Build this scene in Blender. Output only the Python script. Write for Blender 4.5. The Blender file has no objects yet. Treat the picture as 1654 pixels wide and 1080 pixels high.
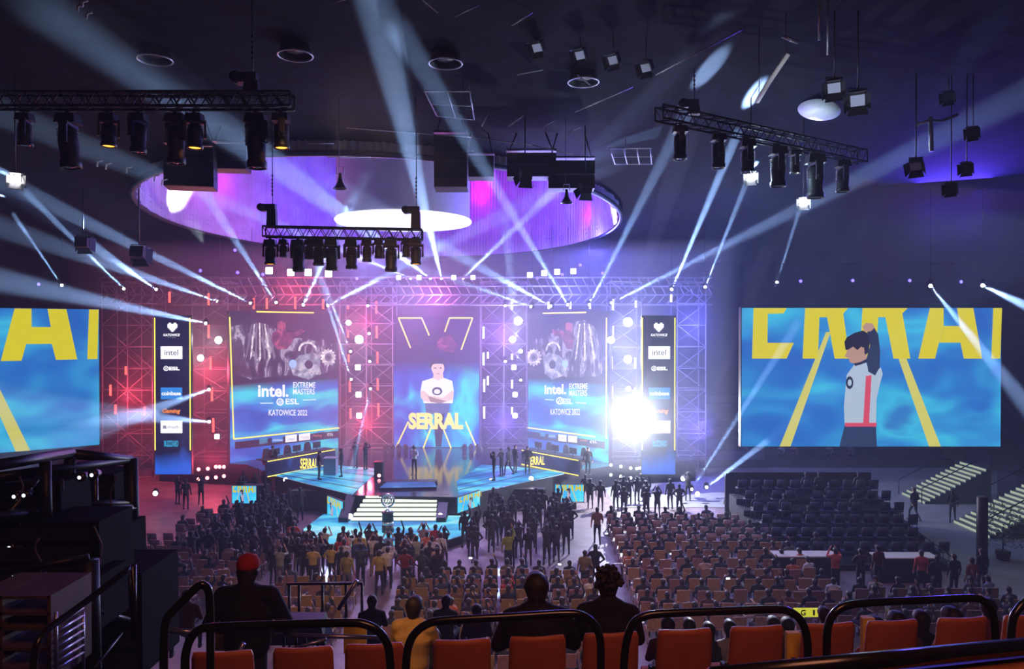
import bpy, math, random
from mathutils import Vector, Matrix, noise
sc = bpy.context.scene; C = sc.collection
PI = math.pi
# ------------------------------------------------------------------ camera, world, exposure
F = 1200.0; EZ = 10.4; HY = 530
cam = bpy.data.cameras.new('camera'); co = bpy.data.objects.new('camera', cam); C.objects.link(co)
cam.sensor_width = 36; cam.lens = F/1654*36; cam.clip_end = 300
co.location = (0, 0, EZ); co.rotation_euler = (PI/2-math.atan(10/F), 0, 0); sc.camera = co
sc.view_settings.view_transform = 'Standard'; sc.view_settings.look = 'None'; sc.view_settings.gamma = 1; sc.view_settings.exposure = .3
sc.view_settings.use_curve_mapping = False
cy = sc.cycles
cy.max_bounces = 4; cy.diffuse_bounces = 1; cy.glossy_bounces = 2; cy.transmission_bounces = 2; cy.volume_bounces = 0; cy.transparent_max_bounces = 6
cy.use_denoising = True; cy.caustics_reflective = False; cy.caustics_refractive = False; cy.sample_clamp_indirect = 4
w = bpy.data.worlds.new('world'); sc.world = w; w.use_nodes = True
w.node_tree.nodes['Background'].inputs[0].default_value = (.16, .2, .5, 1); w.node_tree.nodes['Background'].inputs[1].default_value = .03

def P(px, py, d):
    "a point of the hall seen at this place, d metres into the hall"
    return Vector(((px-827)/F*d, d, EZ+(HY-py)/F*d))
def floor_at(px, py, z=0.0):
    d = (EZ-z)*F/(py-HY); return Vector(((px-827)/F*d, d, z))
def lin(h):
    if isinstance(h, tuple): return h
    v = [int(h[i:i+2], 16)/255 for i in (0, 2, 4)]
    return tuple(c/12.92 if c < .04045 else ((c+.055)/1.055)**2.4 for c in v)

def lamp(kind, loc, energy, col, target=None, size=.3, spot=60, blend=.5, name=None, size_y=None):
    l = bpy.data.lights.new(name or kind.lower()+'_light', kind); l.energy = energy; l.color = col
    if kind == 'AREA':
        l.size = size
        if size_y: l.shape = 'RECTANGLE'; l.size_y = size_y
    else: l.shadow_soft_size = size
    if kind == 'SPOT': l.spot_size = math.radians(spot); l.spot_blend = blend
    o = bpy.data.objects.new(l.name, l); C.objects.link(o); o.location = loc
    if target is not None:
        o.rotation_euler = (Vector(target)-Vector(loc)).to_track_quat('-Z', 'Y').to_euler()
    return o
# ---- large lights of the hall, with unseen fills added over floor and crowd
RED = (1, .06, .12); BLUE = (.12, .14, 1); VIO = (.42, .12, 1); WARM = (1, .42, .16); ICE = (.55, .8, 1)
lamp('AREA', (1.5, .6, 14.6), 120, (1, .36, .20), (1.5, 5.2, 8), 2.4, name='house_lamp_over_seats')
lamp('SPOT', (-3, 14, 15.5), 4300, (1, .50, .26), (-1, 27, 0), 1.2, 66, .8, name='floor_fill')  # added warm fill, brightens the near crowd
lamp('SPOT', (9, 33, 16), 2600, (.30, .36, 1), (8.5, 34, 0), 2, 80, .8, name='blue_fill')  # added blue ambient fill over the floor
lamp('SPOT', (-6, 46, 13.4), 9000, (.5, .42, 1), (-5, 32, 0), 1.5, 72, .8, name='crowd_fill')  # added fill, lifts the crowd from the stage side
lamp('AREA', (24, 40, 16.5), 500, (.5, .75, 1), (23, 42, 0), 8, name='concourse_fill')  # added bluish fill over the concourse
lamp('AREA', (14, 24, 15), 200, (1, .45, .35), (13, 28, 0), 5, name='side_block_fill')  # added dim warm fill over the side block
for x, y, d, e, c in ((205, 640, 50.5, 500, RED), (338, 600, 50, 600, RED), (345, 745, 47, 250, RED), (590, 520, 53, 500, (1, .06, .22)), (590, 680, 53, 600, RED),
                      (705, 480, 52, 600, (.7, .1, .7)), (812, 540, 52, 600, VIO), (815, 680, 52, 600, (.25, .12, 1)), (1010, 560, 49, 1000, BLUE), (960, 400, 50, 1200, (.1, .1, 1)),
                      (1120, 520, 50, 800, BLUE), (1130, 690, 50, 700, (.2, .15, 1)), (470, 470, 51, 350, RED), (920, 470, 51, 500, BLUE), (590, 420, 46, 700, (.3, .25, 1)), (1180, 400, 40, 500, (.2, .3, 1))):
    lamp('POINT', P(x, y, d), e*1.35, c, size=.5, name='stage_wash')

# ------------------------------------------------------------------ materials
MATS = {}
def mat(name, col=(.1, .1, .1), rough=.6, metal=0, emit=0, ecol=None, noise_amt=0, nscale=8, objcol=False, sample=False, spec=.5):
    if name in MATS: return MATS[name]
    m = bpy.data.materials.new(name); m.use_nodes = True; nt = m.node_tree; b = nt.nodes['Principled BSDF']; MATS[name] = m
    col = lin(col); b.inputs['Roughness'].default_value = rough; b.inputs['Metallic'].default_value = metal
    b.inputs['Specular IOR Level'].default_value = spec
    b.inputs['Base Color'].default_value = (*col, 1)
    if objcol:
        oi = nt.nodes.new('ShaderNodeObjectInfo'); src = oi.outputs['Color']
        tc = nt.nodes.new('ShaderNodeTexCoord'); n = nt.nodes.new('ShaderNodeTexNoise'); n.inputs['Scale'].default_value = 14
        mx = nt.nodes.new('ShaderNodeMix'); mx.data_type = 'RGBA'; mx.blend_type = 'MULTIPLY'; mx.inputs['Factor'].default_value = .5
        nt.links.new(tc.outputs['Object'], n.inputs['Vector']); nt.links.new(src, mx.inputs['A']); nt.links.new(n.outputs['Fac'], mx.inputs['B'])
        nt.links.new(mx.outputs['Result'], b.inputs['Base Color'])
    elif noise_amt:
        tc = nt.nodes.new('ShaderNodeTexCoord'); n = nt.nodes.new('ShaderNodeTexNoise'); n.inputs['Scale'].default_value = nscale; n.inputs['Detail'].default_value = 4
        r = nt.nodes.new('ShaderNodeValToRGB'); e = r.color_ramp.elements
        e[0].position = .35; e[1].position = .65
        e[0].color = (*[c*(1-noise_amt) for c in col], 1); e[1].color = (*[min(1, c*(1+noise_amt)) for c in col], 1)
        nt.links.new(tc.outputs['Object'], n.inputs['Vector']); nt.links.new(n.outputs['Fac'], r.inputs[0]); nt.links.new(r.outputs[0], b.inputs['Base Color'])
    if emit:
        b.inputs['Emission Color'].default_value = (*lin(ecol or col), 1); b.inputs['Emission Strength'].default_value = emit
        if not sample: m.cycles.emission_sampling = 'NONE'
    return m
def led(name, col, s=1.0, sample=False):
    return mat(name, (0.005, 0.005, 0.008), .5, emit=s, ecol=col, sample=sample, spec=.1)
def led_noise(name, stops, scale=(1, 1, 1), nscale=1.0, s=1.0, grad=None, sample=True, detail=2.0, dist=0.6):
    "a lit display picture made of soft coloured streaks; grad = axis, lo, hi, stops for a second layer"
    m = bpy.data.materials.new(name); m.use_nodes = True; nt = m.node_tree; b = nt.nodes['Principled BSDF']; MATS[name] = m
    b.inputs['Base Color'].default_value = (.005, .005, .008, 1); b.inputs['Roughness'].default_value = .5; b.inputs['Specular IOR Level'].default_value = .1
    tc = nt.nodes.new('ShaderNodeTexCoord'); mp = nt.nodes.new('ShaderNodeMapping'); mp.inputs['Scale'].default_value = scale; mp.inputs['Rotation'].default_value = (0, 0, -.45)
    n = nt.nodes.new('ShaderNodeTexNoise'); n.inputs['Scale'].default_value = nscale; n.inputs['Detail'].default_value = detail; n.inputs['Distortion'].default_value = dist
    r = nt.nodes.new('ShaderNodeValToRGB'); nt.links.new(tc.outputs['Object'], mp.inputs[0]); nt.links.new(mp.outputs[0], n.inputs['Vector']); nt.links.new(n.outputs['Fac'], r.inputs[0])
    def ramp(rr, st):
        e = rr.color_ramp.elements
        while len(e) > 1: e.remove(e[-1])
        e[0].position = st[0][0]; e[0].color = (*lin(st[0][1]), 1)
        for p, c in st[1:]: q = e.new(p); q.color = (*lin(c), 1)
    ramp(r, stops); out = r.outputs[0]
    if grad:
        ax, lo, hi, gcol, gst = grad
        sx = nt.nodes.new('ShaderNodeSeparateXYZ'); nt.links.new(tc.outputs['Object'], sx.inputs[0])
        mr = nt.nodes.new('ShaderNodeMapRange'); mr.inputs[1].default_value = lo; mr.inputs[2].default_value = hi; nt.links.new(sx.outputs[ax], mr.inputs[0])
        n2 = nt.nodes.new('ShaderNodeMath'); n2.operation = 'MULTIPLY_ADD'; n2.inputs[1].default_value = .5; nt.links.new(n.outputs['Fac'], n2.inputs[0]); nt.links.new(mr.outputs[0], n2.inputs[2])
        r2 = nt.nodes.new('ShaderNodeValToRGB'); e = r2.color_ramp.elements
        e[0].position = gst[0]; e[0].color = (0, 0, 0, 1); e[1].position = gst[1]; e[1].color = (1, 1, 1, 1)
        nt.links.new(n2.outputs[0], r2.inputs[0])
        mx = nt.nodes.new('ShaderNodeMix'); mx.data_type = 'RGBA'; nt.links.new(r2.outputs[0], mx.inputs['Factor']); nt.links.new(out, mx.inputs['A']); mx.inputs['B'].default_value = (*lin(gcol), 1)
        out = mx.outputs['Result']
    nt.links.new(out, b.inputs['Emission Color']); b.inputs['Emission Strength'].default_value = s
    if not sample: m.cycles.emission_sampling = 'NONE'
    return m

BLACK = mat('black_metal', (.012, .012, .014), .45, .3, noise_amt=.3, nscale=30)
BLACKP = mat('black_plastic', (.015, .015, .017), .5, noise_amt=.3, nscale=20)
STEEL = mat('dark_steel', (.06, .06, .07), .35, .8, noise_amt=.3, nscale=25)
ALU = mat('bright_aluminium', (.5, .52, .56), .35, .7, noise_amt=.2, nscale=25)
SCAF = mat('scaffold_steel', (.30, .30, .33), .5, .2, noise_amt=.3, nscale=10)

# ------------------------------------------------------------------ mesh helper
class MB:
    def __init__(s): s.v = []; s.f = []; s.m = []; s.cur = 0; s.smooth = []
    def add(s, vs, fs, sm=False):
        b = len(s.v); s.v += [tuple(v) for v in vs]
        for f in fs: s.f.append(tuple(i+b for i in f)); s.m.append(s.cur); s.smooth.append(sm)
    def box(s, c, size, rot=None, top=1.0):
        c = Vector(c); hx, hy, hz = [a/2 for a in size]; vs = []
        for z in (-1, 1):
            k = top if z > 0 else 1
            for x, y in ((-1, -1), (1, -1), (1, 1), (-1, 1)): vs.append(Vector((x*hx*k, y*hy*k, z*hz)))
        if rot is not None: vs = [rot @ v for v in vs]
        s.add([v+c for v in vs], [(3, 2, 1, 0), (4, 5, 6, 7), (0, 1, 5, 4), (1, 2, 6, 5), (2, 3, 7, 6), (3, 0, 4, 7)])
        return s
    def tube(s, pts, r, n=8, closed=False, r2=None):
        pts = [Vector(p) for p in pts]; m = len(pts); rings = []
        prev = None
        for i, p in enumerate(pts):
            if closed: t = pts[(i+1) % m]-pts[i-1]
            else: t = pts[min(i+1, m-1)]-pts[max(i-1, 0)]
            t.normalize()
            if prev is None:
                a = Vector((0, 0, 1)) if abs(t.z) < .9 else Vector((1, 0, 0)); u = t.cross(a).normalized()
            else:
                u = (prev-t*prev.dot(t)).normalized()
            prev = u; v = t.cross(u)
            rr = r if r2 is None else r+(r2-r)*i/(m-1)
            rings.append([p+(u*math.cos(2*PI*k/n)+v*math.sin(2*PI*k/n))*rr for k in range(n)])
        vs = [q for rg in rings for q in rg]; fs = []
        for i in range(m if closed else m-1):
            j = (i+1) % m
            for k in range(n): fs.append((i*n+k, i*n+(k+1) % n, j*n+(k+1) % n, j*n+k))
        if not closed: fs += [tuple(range(n))[::-1], tuple(range((m-1)*n, m*n))]
        s.add(vs, fs, True); return s
    def lathe(s, prof, n=16, M=None, cap=True):
        "prof: (radius, z) pairs"
        vs = []; fs = []
        for r, z in prof:
            for k in range(n):
                v = Vector((r*math.cos(2*PI*k/n), r*math.sin(2*PI*k/n), z)); vs.append(M @ v if M is not None else v)
        for i in range(len(prof)-1):
            for k in range(n): fs.append((i*n+k, i*n+(k+1) % n, (i+1)*n+(k+1) % n, (i+1)*n+k))
        if cap: fs += [tuple(range(n))[::-1], tuple(range((len(prof)-1)*n, len(prof)*n))]
        s.add(vs, fs, True); return s
    def prism(s, poly, z0, z1, M=None):
        n = len(poly); vs = [Vector((x, y, z0)) for x, y in poly]+[Vector((x, y, z1)) for x, y in poly]
        if M is not None: vs = [M @ v for v in vs]
        s.add(vs, [tuple(range(n))[::-1], tuple(range(n, 2*n))]+[(i, (i+1) % n, n+(i+1) % n, n+i) for i in range(n)]); return s
    def build(s, name, mats, parent=None, loc=(0, 0, 0), rot=(0, 0, 0)):
        me = bpy.data.meshes.new(name); me.from_pydata(s.v, [], s.f)
        for m in (mats if isinstance(mats, (list, tuple)) else [mats]): me.materials.append(m)
        me.polygons.foreach_set('material_index', s.m); me.polygons.foreach_set('use_smooth', s.smooth)
        me.update()
        return link(name, me, parent, loc, rot)
def link(name, me, parent=None, loc=(0, 0, 0), rot=(0, 0, 0)):
    o = bpy.data.objects.new(name, me); C.objects.link(o); o.parent = parent; o.location = loc; o.rotation_euler = rot
    return o
def tag(o, label, cat, group=None, kind=None):
    o['label'] = label; o['category'] = cat
    if group: o['group'] = group
    if kind: o['kind'] = kind
    return o
def struct(o, label=None):
    o['kind'] = 'structure'
    if label: o['label'] = label; o['category'] = 'structure'
    return o
def thing(name, label, cat, loc=(0, 0, 0), rot=(0, 0, 0), group=None):
    return tag(link(name, None, None, loc, rot), label, cat, group)
def copy_tree(o, parent=None):
    c = o.copy(); C.objects.link(c); c.parent = parent
    for ch in o.children: copy_tree(ch, c)
    return c
def frame(a, b, up=(0, 0, 1)):
    "matrix whose Z runs from a to b"
    z = (Vector(b)-Vector(a)).normalized(); x = Vector(up).cross(z)
    if x.length < 1e-4: x = Vector((1, 0, 0))
    x.normalize(); y = z.cross(x); M = Matrix((x, y, z)).transposed().to_4x4(); M.translation = Vector(a); return M

# ------------------------------------------------------------------ the hall
FLOOR = mat('hall_floor', (.20, .155, .16), .5, noise_amt=.25, nscale=1.2)
DARK = mat('dark_wall', (.02, .024, .035), .9, noise_amt=.4, nscale=.8, spec=.1)
CEIL = mat('black_ceiling', (.007, .008, .018), .9, noise_amt=.5, nscale=1.5, spec=.08)
TIER = mat('tier_concrete', (.035, .03, .035), .7, noise_amt=.3, nscale=2)
struct(MB().box((0, 35, -.15), (92, 84, .3)).build('floor', FLOOR))
struct(MB().box((0, 77.2, 13), (92, .4, 26)).build('wall_back', DARK))
struct(MB().box((-46, 35, 13), (.4, 84, 26)).build('wall_left', DARK))
struct(MB().box((46, 35, 13), (.4, 84, 26)).build('wall_right', DARK))
struct(MB().box((0, -7, 13), (92, .4, 26)).build('wall_front', DARK))
# ceiling with an oval opening
RC = Vector((-6.9, 46)); RA, RB = 13.2, 19.0; CZ = 17.2
def oval(k, n, s=1.0): a = 2*PI*k/n; return RC.x+RA*s*math.cos(a), RC.y+RB*s*math.sin(a)
N = 96; mb = MB(); vs = []
for k in range(N):
    x, y = oval(k, N); a = 2*PI*k/N; c, s = math.cos(a), math.sin(a)
    t = min((46-RC.x)/c if c > 1e-6 else 1e9, (-46-RC.x)/c if c < -1e-6 else 1e9, (77-RC.y)/s if s > 1e-6 else 1e9, (-7-RC.y)/s if s < -1e-6 else 1e9)
    vs += [(x, y, CZ), (RC.x+c*t, RC.y+s*t, CZ), (x, y, CZ+.3), (RC.x+c*t, RC.y+s*t, CZ+.3)]
mb.add(vs, [(4*k, 4*((k+1) % N), 4*((k+1) % N)+1, 4*k+1) for k in range(N)]+[(4*k+2, 4*k+3, 4*((k+1) % N)+3, 4*((k+1) % N)+2) for k in range(N)])
struct(mb.build('ceiling', CEIL))
# corners the fan of the ceiling leaves open
mb = MB()
for sx in (-1, 1):
    for yy in (-7, 77): mb.box((sx*40, yy-(-3 if yy < 0 else 3), CZ+.5), (14, 8, .2))
struct(mb.build('ceiling_corner', CEIL))
DRAPE = mat('pleated_drape', (.5, .48, .6), .6, noise_amt=.12, nscale=.7)
mb = MB(); n = 900; vs = []; fs = []
for k in range(n):
    x, y = oval(k, n, 1+.006*math.cos(k*PI/1.5)+.003*math.sin(k*.37))
    for z in (CZ-.5, CZ+1, CZ+5, CZ+10): vs.append((x, y, z))
for k in range(n):
    for j in range(3): fs.append((4*k+j, 4*k+j+1, 4*((k+1) % n)+j+1, 4*((k+1) % n)+j))
mb.add(vs, fs, True); d_ = mb.build('ceiling_drape', DRAPE)
tag(d_, 'pale pleated drape lining the oval opening in the ceiling, lit violet', 'drape')
mb = MB(); mb.add([(*oval(k, N, 1.02), CZ+10) for k in range(N)], [tuple(range(N))]); struct(mb.build('ceiling_cap', CEIL))
mb = MB(); mb.tube([(*oval(k, N, 1.012), CZ-.5) for k in range(N)], .12, 6, True)
tag(mb.build('rim_rail', STEEL), 'dark curved rail running round the rim of the oval ceiling opening', 'rail')
for x, y, d, e, c, s in ((410, 300, 58, 420, (.42, 0, 1), .4), (560, 320, 58, 1100, (.07, .03, 1), 1.2), (770, 300, 59, 550, (.42, 0, 1), .4), (870, 320, 54, 1300, (.07, .02, 1), 1.2),
                      (940, 345, 46, 40, (.8, .01, .6), .3), (640, 390, 55, 900, (.08, .04, 1), 1), (340, 320, 42, 90, (.25, .15, 1), .8), (350, 290, 44, 40, (.8, .01, .8), .3)):
    lamp('POINT', P(x, y, d)-Vector((0, 2.5, 0)), e, c, size=s, name='drape_wash')
for x, y, d, e in ((392, 292, 50.3, 130), (345, 300, 46.5, 60), (772, 305, 63.2, 260), (936, 345, 52.6, 70)): lamp('POINT', P(x, y, d), e, (.75, 0, 1), size=.3, name='drape_magenta')
lamp('SPOT', P(330, 395, 40), 16000, (1, .98, .95), P(303, 335, 43), .1, 22, .5, 'drape_flood')
lamp('SPOT', P(930, 390, 41), 9000, (1, .98, 1), P(975, 355, 44), .1, 18, .5, 'drape_flood')
# white drum hanging in the opening
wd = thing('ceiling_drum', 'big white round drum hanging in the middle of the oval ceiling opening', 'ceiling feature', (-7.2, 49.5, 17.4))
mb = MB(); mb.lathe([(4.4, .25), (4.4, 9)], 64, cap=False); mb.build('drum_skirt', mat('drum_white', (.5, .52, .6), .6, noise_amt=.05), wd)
mb = MB(); mb.tube([(4.4*math.cos(k*PI/32), 4.4*math.sin(k*PI/32), .1) for k in range(64)], .12, 6, True); mb.build('rim', led('drum_rim_glow', 'e8e8ff', 1.6), wd)  # bright rim: light on the edge put in as glow
mb = MB(); mb.lathe([(4.3, .12), (4.3, .2)], 64); mb.build('diffuser', led('drum_underside_glow', 'f4f2ff', 1.15, True), wd)  # beam light on the drum underside put in as glow, no lamp there

# tiers of the stand the photo is taken from
for i in range(10):
    y0 = 4.2+i*.9; z = 7.4-.432*i
    struct(MB().box((0, y0+.45, z/2), (60, .9, z)).build('floor_tier', TIER))
struct(MB().box((0, -1.4, 4.1), (60, 11.2, 8.2)).build('floor_upper_tier', TIER))
# ------------------------------------------------------------------ haze
def haze_mat(name, dens, col=(1, 1, 1), an=0.0):
    m = bpy.data.materials.new(name); m.use_nodes = True; nt = m.node_tree; nt.nodes.clear()
    o = nt.nodes.new('ShaderNodeOutputMaterial'); v = nt.nodes.new('ShaderNodeVolumeScatter')
    v.inputs['Density'].default_value = dens; v.inputs['Color'].default_value = (*col, 1); v.inputs['Anisotropy'].default_value = an
    nt.links.new(v.outputs[0], o.inputs['Volume']); return m
HZ = haze_mat('hall_haze', .0034, (.62, .75, 1))
HB = haze_mat('beam_haze', .03, (.9, .95, 1))
hb = MB().box((0, 38, 8.35), (90, 76, 16.3)).build('haze', HZ)
tag(hb, 'thin stage haze hanging through the whole dark hall', 'haze', kind='stuff')

hb = MB().box((P(670, 0, 50).x, 50.3, 8.6), (40, 12.6, 14.2)).build('haze', haze_mat('stage_haze', .028, (.9, .92, 1)))
tag(hb, 'thick glowing haze hanging around the stage screens and towers', 'haze', kind='stuff')

# ------------------------------------------------------------------ moving heads
LENS_W = led('lamp_lens_white', 'ffffff', 18)
LENS_A = led('lamp_lens_amber', 'ff9a30', 3.0)
LENS_D = mat('lamp_lens_dark', (.02, .02, .03), .1)
LENS_C = mat('lamp_glass', (.8, .85, .95), .4)
def head_proto(s=1.0, long=1.0):
    "origin at the clamp, lamp hangs down; head tilts about the yoke pivot"
    parts = {}
    b = MB(); b.box((0, 0, -.10), (.34, .26, .16), top=.85); b.box((0, 0, -.01), (.07, .07, .08)); b.tube([(-.11, 0, .04), (.11, 0, .04)], .022, 6); parts['base'] = b
    y = MB()
    for sx in (-1, 1): y.box((sx*.19, 0, -.33), (.045, .12, .36)); y.lathe([(.05, -.03), (.05, .03)], 10, Matrix.Translation((sx*.19, 0, -.45)) @ Matrix.Rotation(PI/2, 4, 'Y'))
    y.box((0, 0, -.20), (.42, .14, .05)); parts['yoke'] = y
    h = MB(); h.lathe([(.06, -.24), (.12, -.2), (.145, -.08), (.15, .05), (.135, .2*long), (.16, .23*long), (.16, .30*long), (.145, .3*long), (.12, .27*long)], 16)
    for k in range(5): h.tube([(.152*math.cos(a), .152*math.sin(a), -.17+k*.045) for a in [j*PI/8 for j in range(16)]], .008, 4, True)
    parts['head'] = h
    l = MB(); l.lathe([(.12, .275*long), (.1, .285*long), (.02, .295*long)], 16); parts['lens'] = l
    return parts
HEADM = {}; LAST = []
def head_meshes(long):
    if long not in HEADM:
        HEADM[long] = {}
        for k, b in head_proto(1, long).items():
            me = bpy.data.meshes.new(k); me.from_pydata(b.v, [], b.f); me.polygons.foreach_set('use_smooth', b.smooth)
            me.materials.append(BLACKP if k != 'lens' else LENS_D); HEADM[long][k] = me
    return HEADM[long]
LENSMESH = {}
def moving_head(loc, aim, label, group, scale=1.0, lens=LENS_D, long=1.0, up=False, name='moving_head_light', direc=None):
    loc = Vector(loc); t = thing(name, label, 'stage light', loc, group=group)
    t.scale = (scale,)*3; LAST.append(t)
    if up: t.rotation_euler = (PI, 0, 0)
    ms = head_meshes(long)
    d = Vector(aim)-loc if direc is None else Vector(direc)
    if up: d = Vector((d.x, -d.y, -d.z))
    yaw = math.atan2(d.y, d.x)-PI/2
    for k in ('base', 'yoke', 'head'):
        me = ms[k]; o = link(k, me, t)
        if k == 'yoke': o.rotation_euler = (0, 0, yaw)
        if k == 'head': o.location = (0, 0, -.45); o.rotation_euler = d.to_track_quat('Z', 'Y').to_euler(); hd = o
    key = (lens.name, long)
    if key not in LENSMESH:
        q = ms['lens'].copy(); q.materials.clear(); q.materials.append(lens); LENSMESH[key] = q
    link('lens', LENSMESH[key], hd)
    return t

# ------------------------------------------------------------------ trusses
def truss(a, b, h, w_, r, name, label, bays, sag=0):
    "box truss between a and b (top centre line)"
    a = Vector(a); b = Vector(b); t = thing(name, label, 'truss', a)
    M = frame((0, 0, 0), b-a); L = (b-a).length
    cs = [(-w_/2, 0), (w_/2, 0), (-w_/2, -h), (w_/2, -h)]
    Z = (b-a).normalized(); S = Z.cross(Vector((0, 0, 1))).normalized()
    def q(x, v, l): return S*x+Vector((0, 0, v))+Z*l
    for x, v in cs:
        MB().tube([q(x, v, 0), q(x, v, L)], r, 8).build('chord', BLACK, t)
    mb = MB(); st = L/bays
    for k in range(bays):
        l0, l1 = k*st, (k+1)*st
        for x in (-w_/2, w_/2):
            mb.tube([q(x, 0, l0), q(x, -h, (l0+l1)/2)], r*.45, 5); mb.tube([q(x, -h, (l0+l1)/2), q(x, 0, l1)], r*.45, 5)
        for v in (0, -h): mb.tube([q(-w_/2, v, l0), q(w_/2, v, l1)], r*.45, 5)
    for l in (0, L):
        for x in (-w_/2, w_/2): mb.tube([q(x, 0, l), q(x, -h, l)], r*.7, 5)
    mb.build('lattice', BLACK, t)
    return t
def hoist(loc, label, top=CZ, body=(.28, .2, .5)):
    t = thing('chain_hoist', label, 'hoist', loc, group=None); loc = Vector(loc)
    mb = MB(); mb.box((0, 0, body[2]/2), body, top=.9); mb.box((-.12, 0, body[2]+.06), (.46, .2, .2)); mb.lathe([(.11, -.15), (.11, .15)], 12, Matrix.Translation((-.3, 0, body[2]+.06)) @ Matrix.Rotation(PI/2, 4, 'X')); mb.build('motor_body', BLACKP, t)
    mb = MB(); n = 30; z1 = top-loc.z; mb.tube([(.02, 0, body[2]+.1), (0, 0, z1)], .014, 5)
    for k in range(6): mb.lathe([(.01, 0), (.035, .05), (.01, .1)], 6, Matrix.Translation((.01, 0, body[2]+.4+k*.11)))
    mb.build('chain', STEEL, t)
    return t
# truss over the near left
for dy, lab in ((0, 'nearer of the two long black lighting trusses hanging low beside the oval opening'), (1.1, 'farther of the two long black lighting trusses, behind the one with amber lamps')):
    truss(P(-150, 152, 15+dy)+Vector((0, 0, 0)), P(473, 152 + 3*dy, 15+dy), .28, .29, .028, 'lighting_truss', lab, 22)
G1 = 'moving heads under the long near truss'
for x, y, s, le, lo, ax, ay in ((42, 180, .9, LENS_D, 1, 60, 330), (112, 180, 1.25, LENS_D, 1.5, 150, 320), (177, 180, .95, LENS_A, .9, 177, 330), (225, 180, 1.0, LENS_D, 1.2, 215, 330),
                           (285, 180, 1.15, LENS_D, 1.5, 290, 330), (316, 180, 1.0, LENS_A, .9, 316, 330), (415, 180, 1.25, LENS_D, 1.5, 420, 330), (455, 180, 1.0, LENS_A, .9, 470, 330)):
    p = P(x, y, 15+.14)
    moving_head(p+Vector((0, 0, -.04)), P(ax, ay+250, 15.2), 'black moving head lamp with glowing amber face under the long near truss' if le is LENS_A else 'black unlit moving head lamp hanging under the long near truss', G1+(' lit' if le is LENS_A else ' unlit'), s, le, lo)
hoist(P(408, 150, 15), 'black chain hoist standing on the end of the long near truss', body=(.3, .2, .22))
# truss before the oval opening
truss(P(427, 366, 22), P(682, 371, 22), .30, .3, .028, 'lighting_truss', 'short black lighting truss hanging in front of the centre stage', 14)
hoist(P(440, 366, 22), 'black chain hoist on the red-lit end of the short centre truss'); hoist(P(672, 370, 22), 'black chain hoist on the violet-lit end of the short centre truss')
for i, (x, s, le, lo, ax) in enumerate(((437, 1.05, LENS_A, .9, 437), (458, .75, LENS_D, .9, 458), (482, 1.15, LENS_D, 1.3, 490), (500, .8, LENS_D, 1, 500), (515, 1.05, LENS_D, 1, 515), (536, 1.15, LENS_D, 1.2, 540),
                                    (568, 1.1, LENS_D, 1.2, 570), (593, .9, LENS_D, 1, 593), (612, .8, LENS_D, .9, 612), (632, 1.15, LENS_D, 1.3, 632), (656, .75, LENS_D, .9, 656), (672, 1.05, LENS_A, .9, 672))):
    moving_head(P(x, 386, 22.12), P(ax, 700, 22), 'black moving head lamp with amber face at one end of the short centre truss' if le is LENS_A else 'black unlit moving head lamp under the short centre truss', 'moving heads under the centre truss'+(' lit' if le is LENS_A else ' unlit'), s, le, lo)
# truss on the other side
truss(P(1064, 172, 19), P(1392, 245, 22), .34, .34, .03, 'lighting_truss', 'black lighting truss slanting away above the wide blue screen', 18)
hoist(P(1120, 183, 19.5)-Vector((0, 0, .05)), 'black chain hoist on the slanting truss above the blue screen', body=(.3, .2, .22))
for x, s, le, lo, ax in ((1098, 1.1, LENS_D, 1.2, 1100), (1160, 1.15, LENS_D, 1.2, 1165), (1207, 1.2, LENS_D, 1, 1207), (1256, 1.35, LENS_D, 1.3, 1258), (1283, .9, LENS_D, 1, 1283), (1316, 1.5, LENS_D, 1.3, 1316), (1360, 1.2, LENS_D, 1.1, 1362)):
    f = (x-1064)/328; d = 19+3*f; y = 172+73*f+.34*F/d+2
    moving_head(P(x, y, d), P(ax, 700, d), 'black moving head lamp under the slanting truss above the blue screen', 'moving heads under the slanting truss', s, le, lo)

# ------------------------------------------------------------------ loudspeakers and boxes under the roof
GR = mat('speaker_grille', (.012, .012, .018), .7, noise_amt=.5, nscale=60)
def line_array(px, py, d, w_, hh, n, label, yaw=0):
    t = thing('line_array_speaker', label, 'loudspeaker', P(px, py, d), (0, 0, yaw))
    eh = hh/n
    for k in range(n):
        c = MB().box((0, .02*k, -eh*(k+.5)), (w_, .7, eh*.94), Matrix.Rotation(-.015*k, 3, 'X')); c.build('cabinet', BLACKP, t)
        MB().box((0, -.37+.02*k, -eh*(k+.5)), (w_*.94, .03, eh*.8), Matrix.Rotation(-.015*k, 3, 'X')).build('grille', GR, t)
    mb = MB(); mb.box((0, 0, .12), (w_*1.02, .5, .06))
    z1 = CZ-P(px, py, d).z
    for sx in (-1, 1): mb.tube([(sx*w_*.45, 0, .1), (sx*w_*.3, 0, z1)], .03, 6)
    mb.build('rigging_frame', STEEL, t); return t
line_array(729, 222, 24, 1.06, 1.68, 6, 'tall black line array speaker hanging beside the white drum')
line_array(309, 240, 24, 1.5, 1.3, 4, 'wide black speaker stack hanging before the drape beyond the long near truss', .2)
line_array(375, 236, 25, 1.1, .85, 3, 'small black speaker cluster between the wide stack and the white drum', .1)
line_array(775, 255, 26, 1.0, .75, 2, 'dark speaker box hanging just beyond the tall line array', 0)
line_array(858, 250, 26, 1.7, .85, 2, 'broad dark speaker box hanging over the violet drape', 0)
line_array(922, 262, 26, 1.6, 1.0, 2, 'dark speaker box at the edge of the oval opening near two par lamps', 0)
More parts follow.
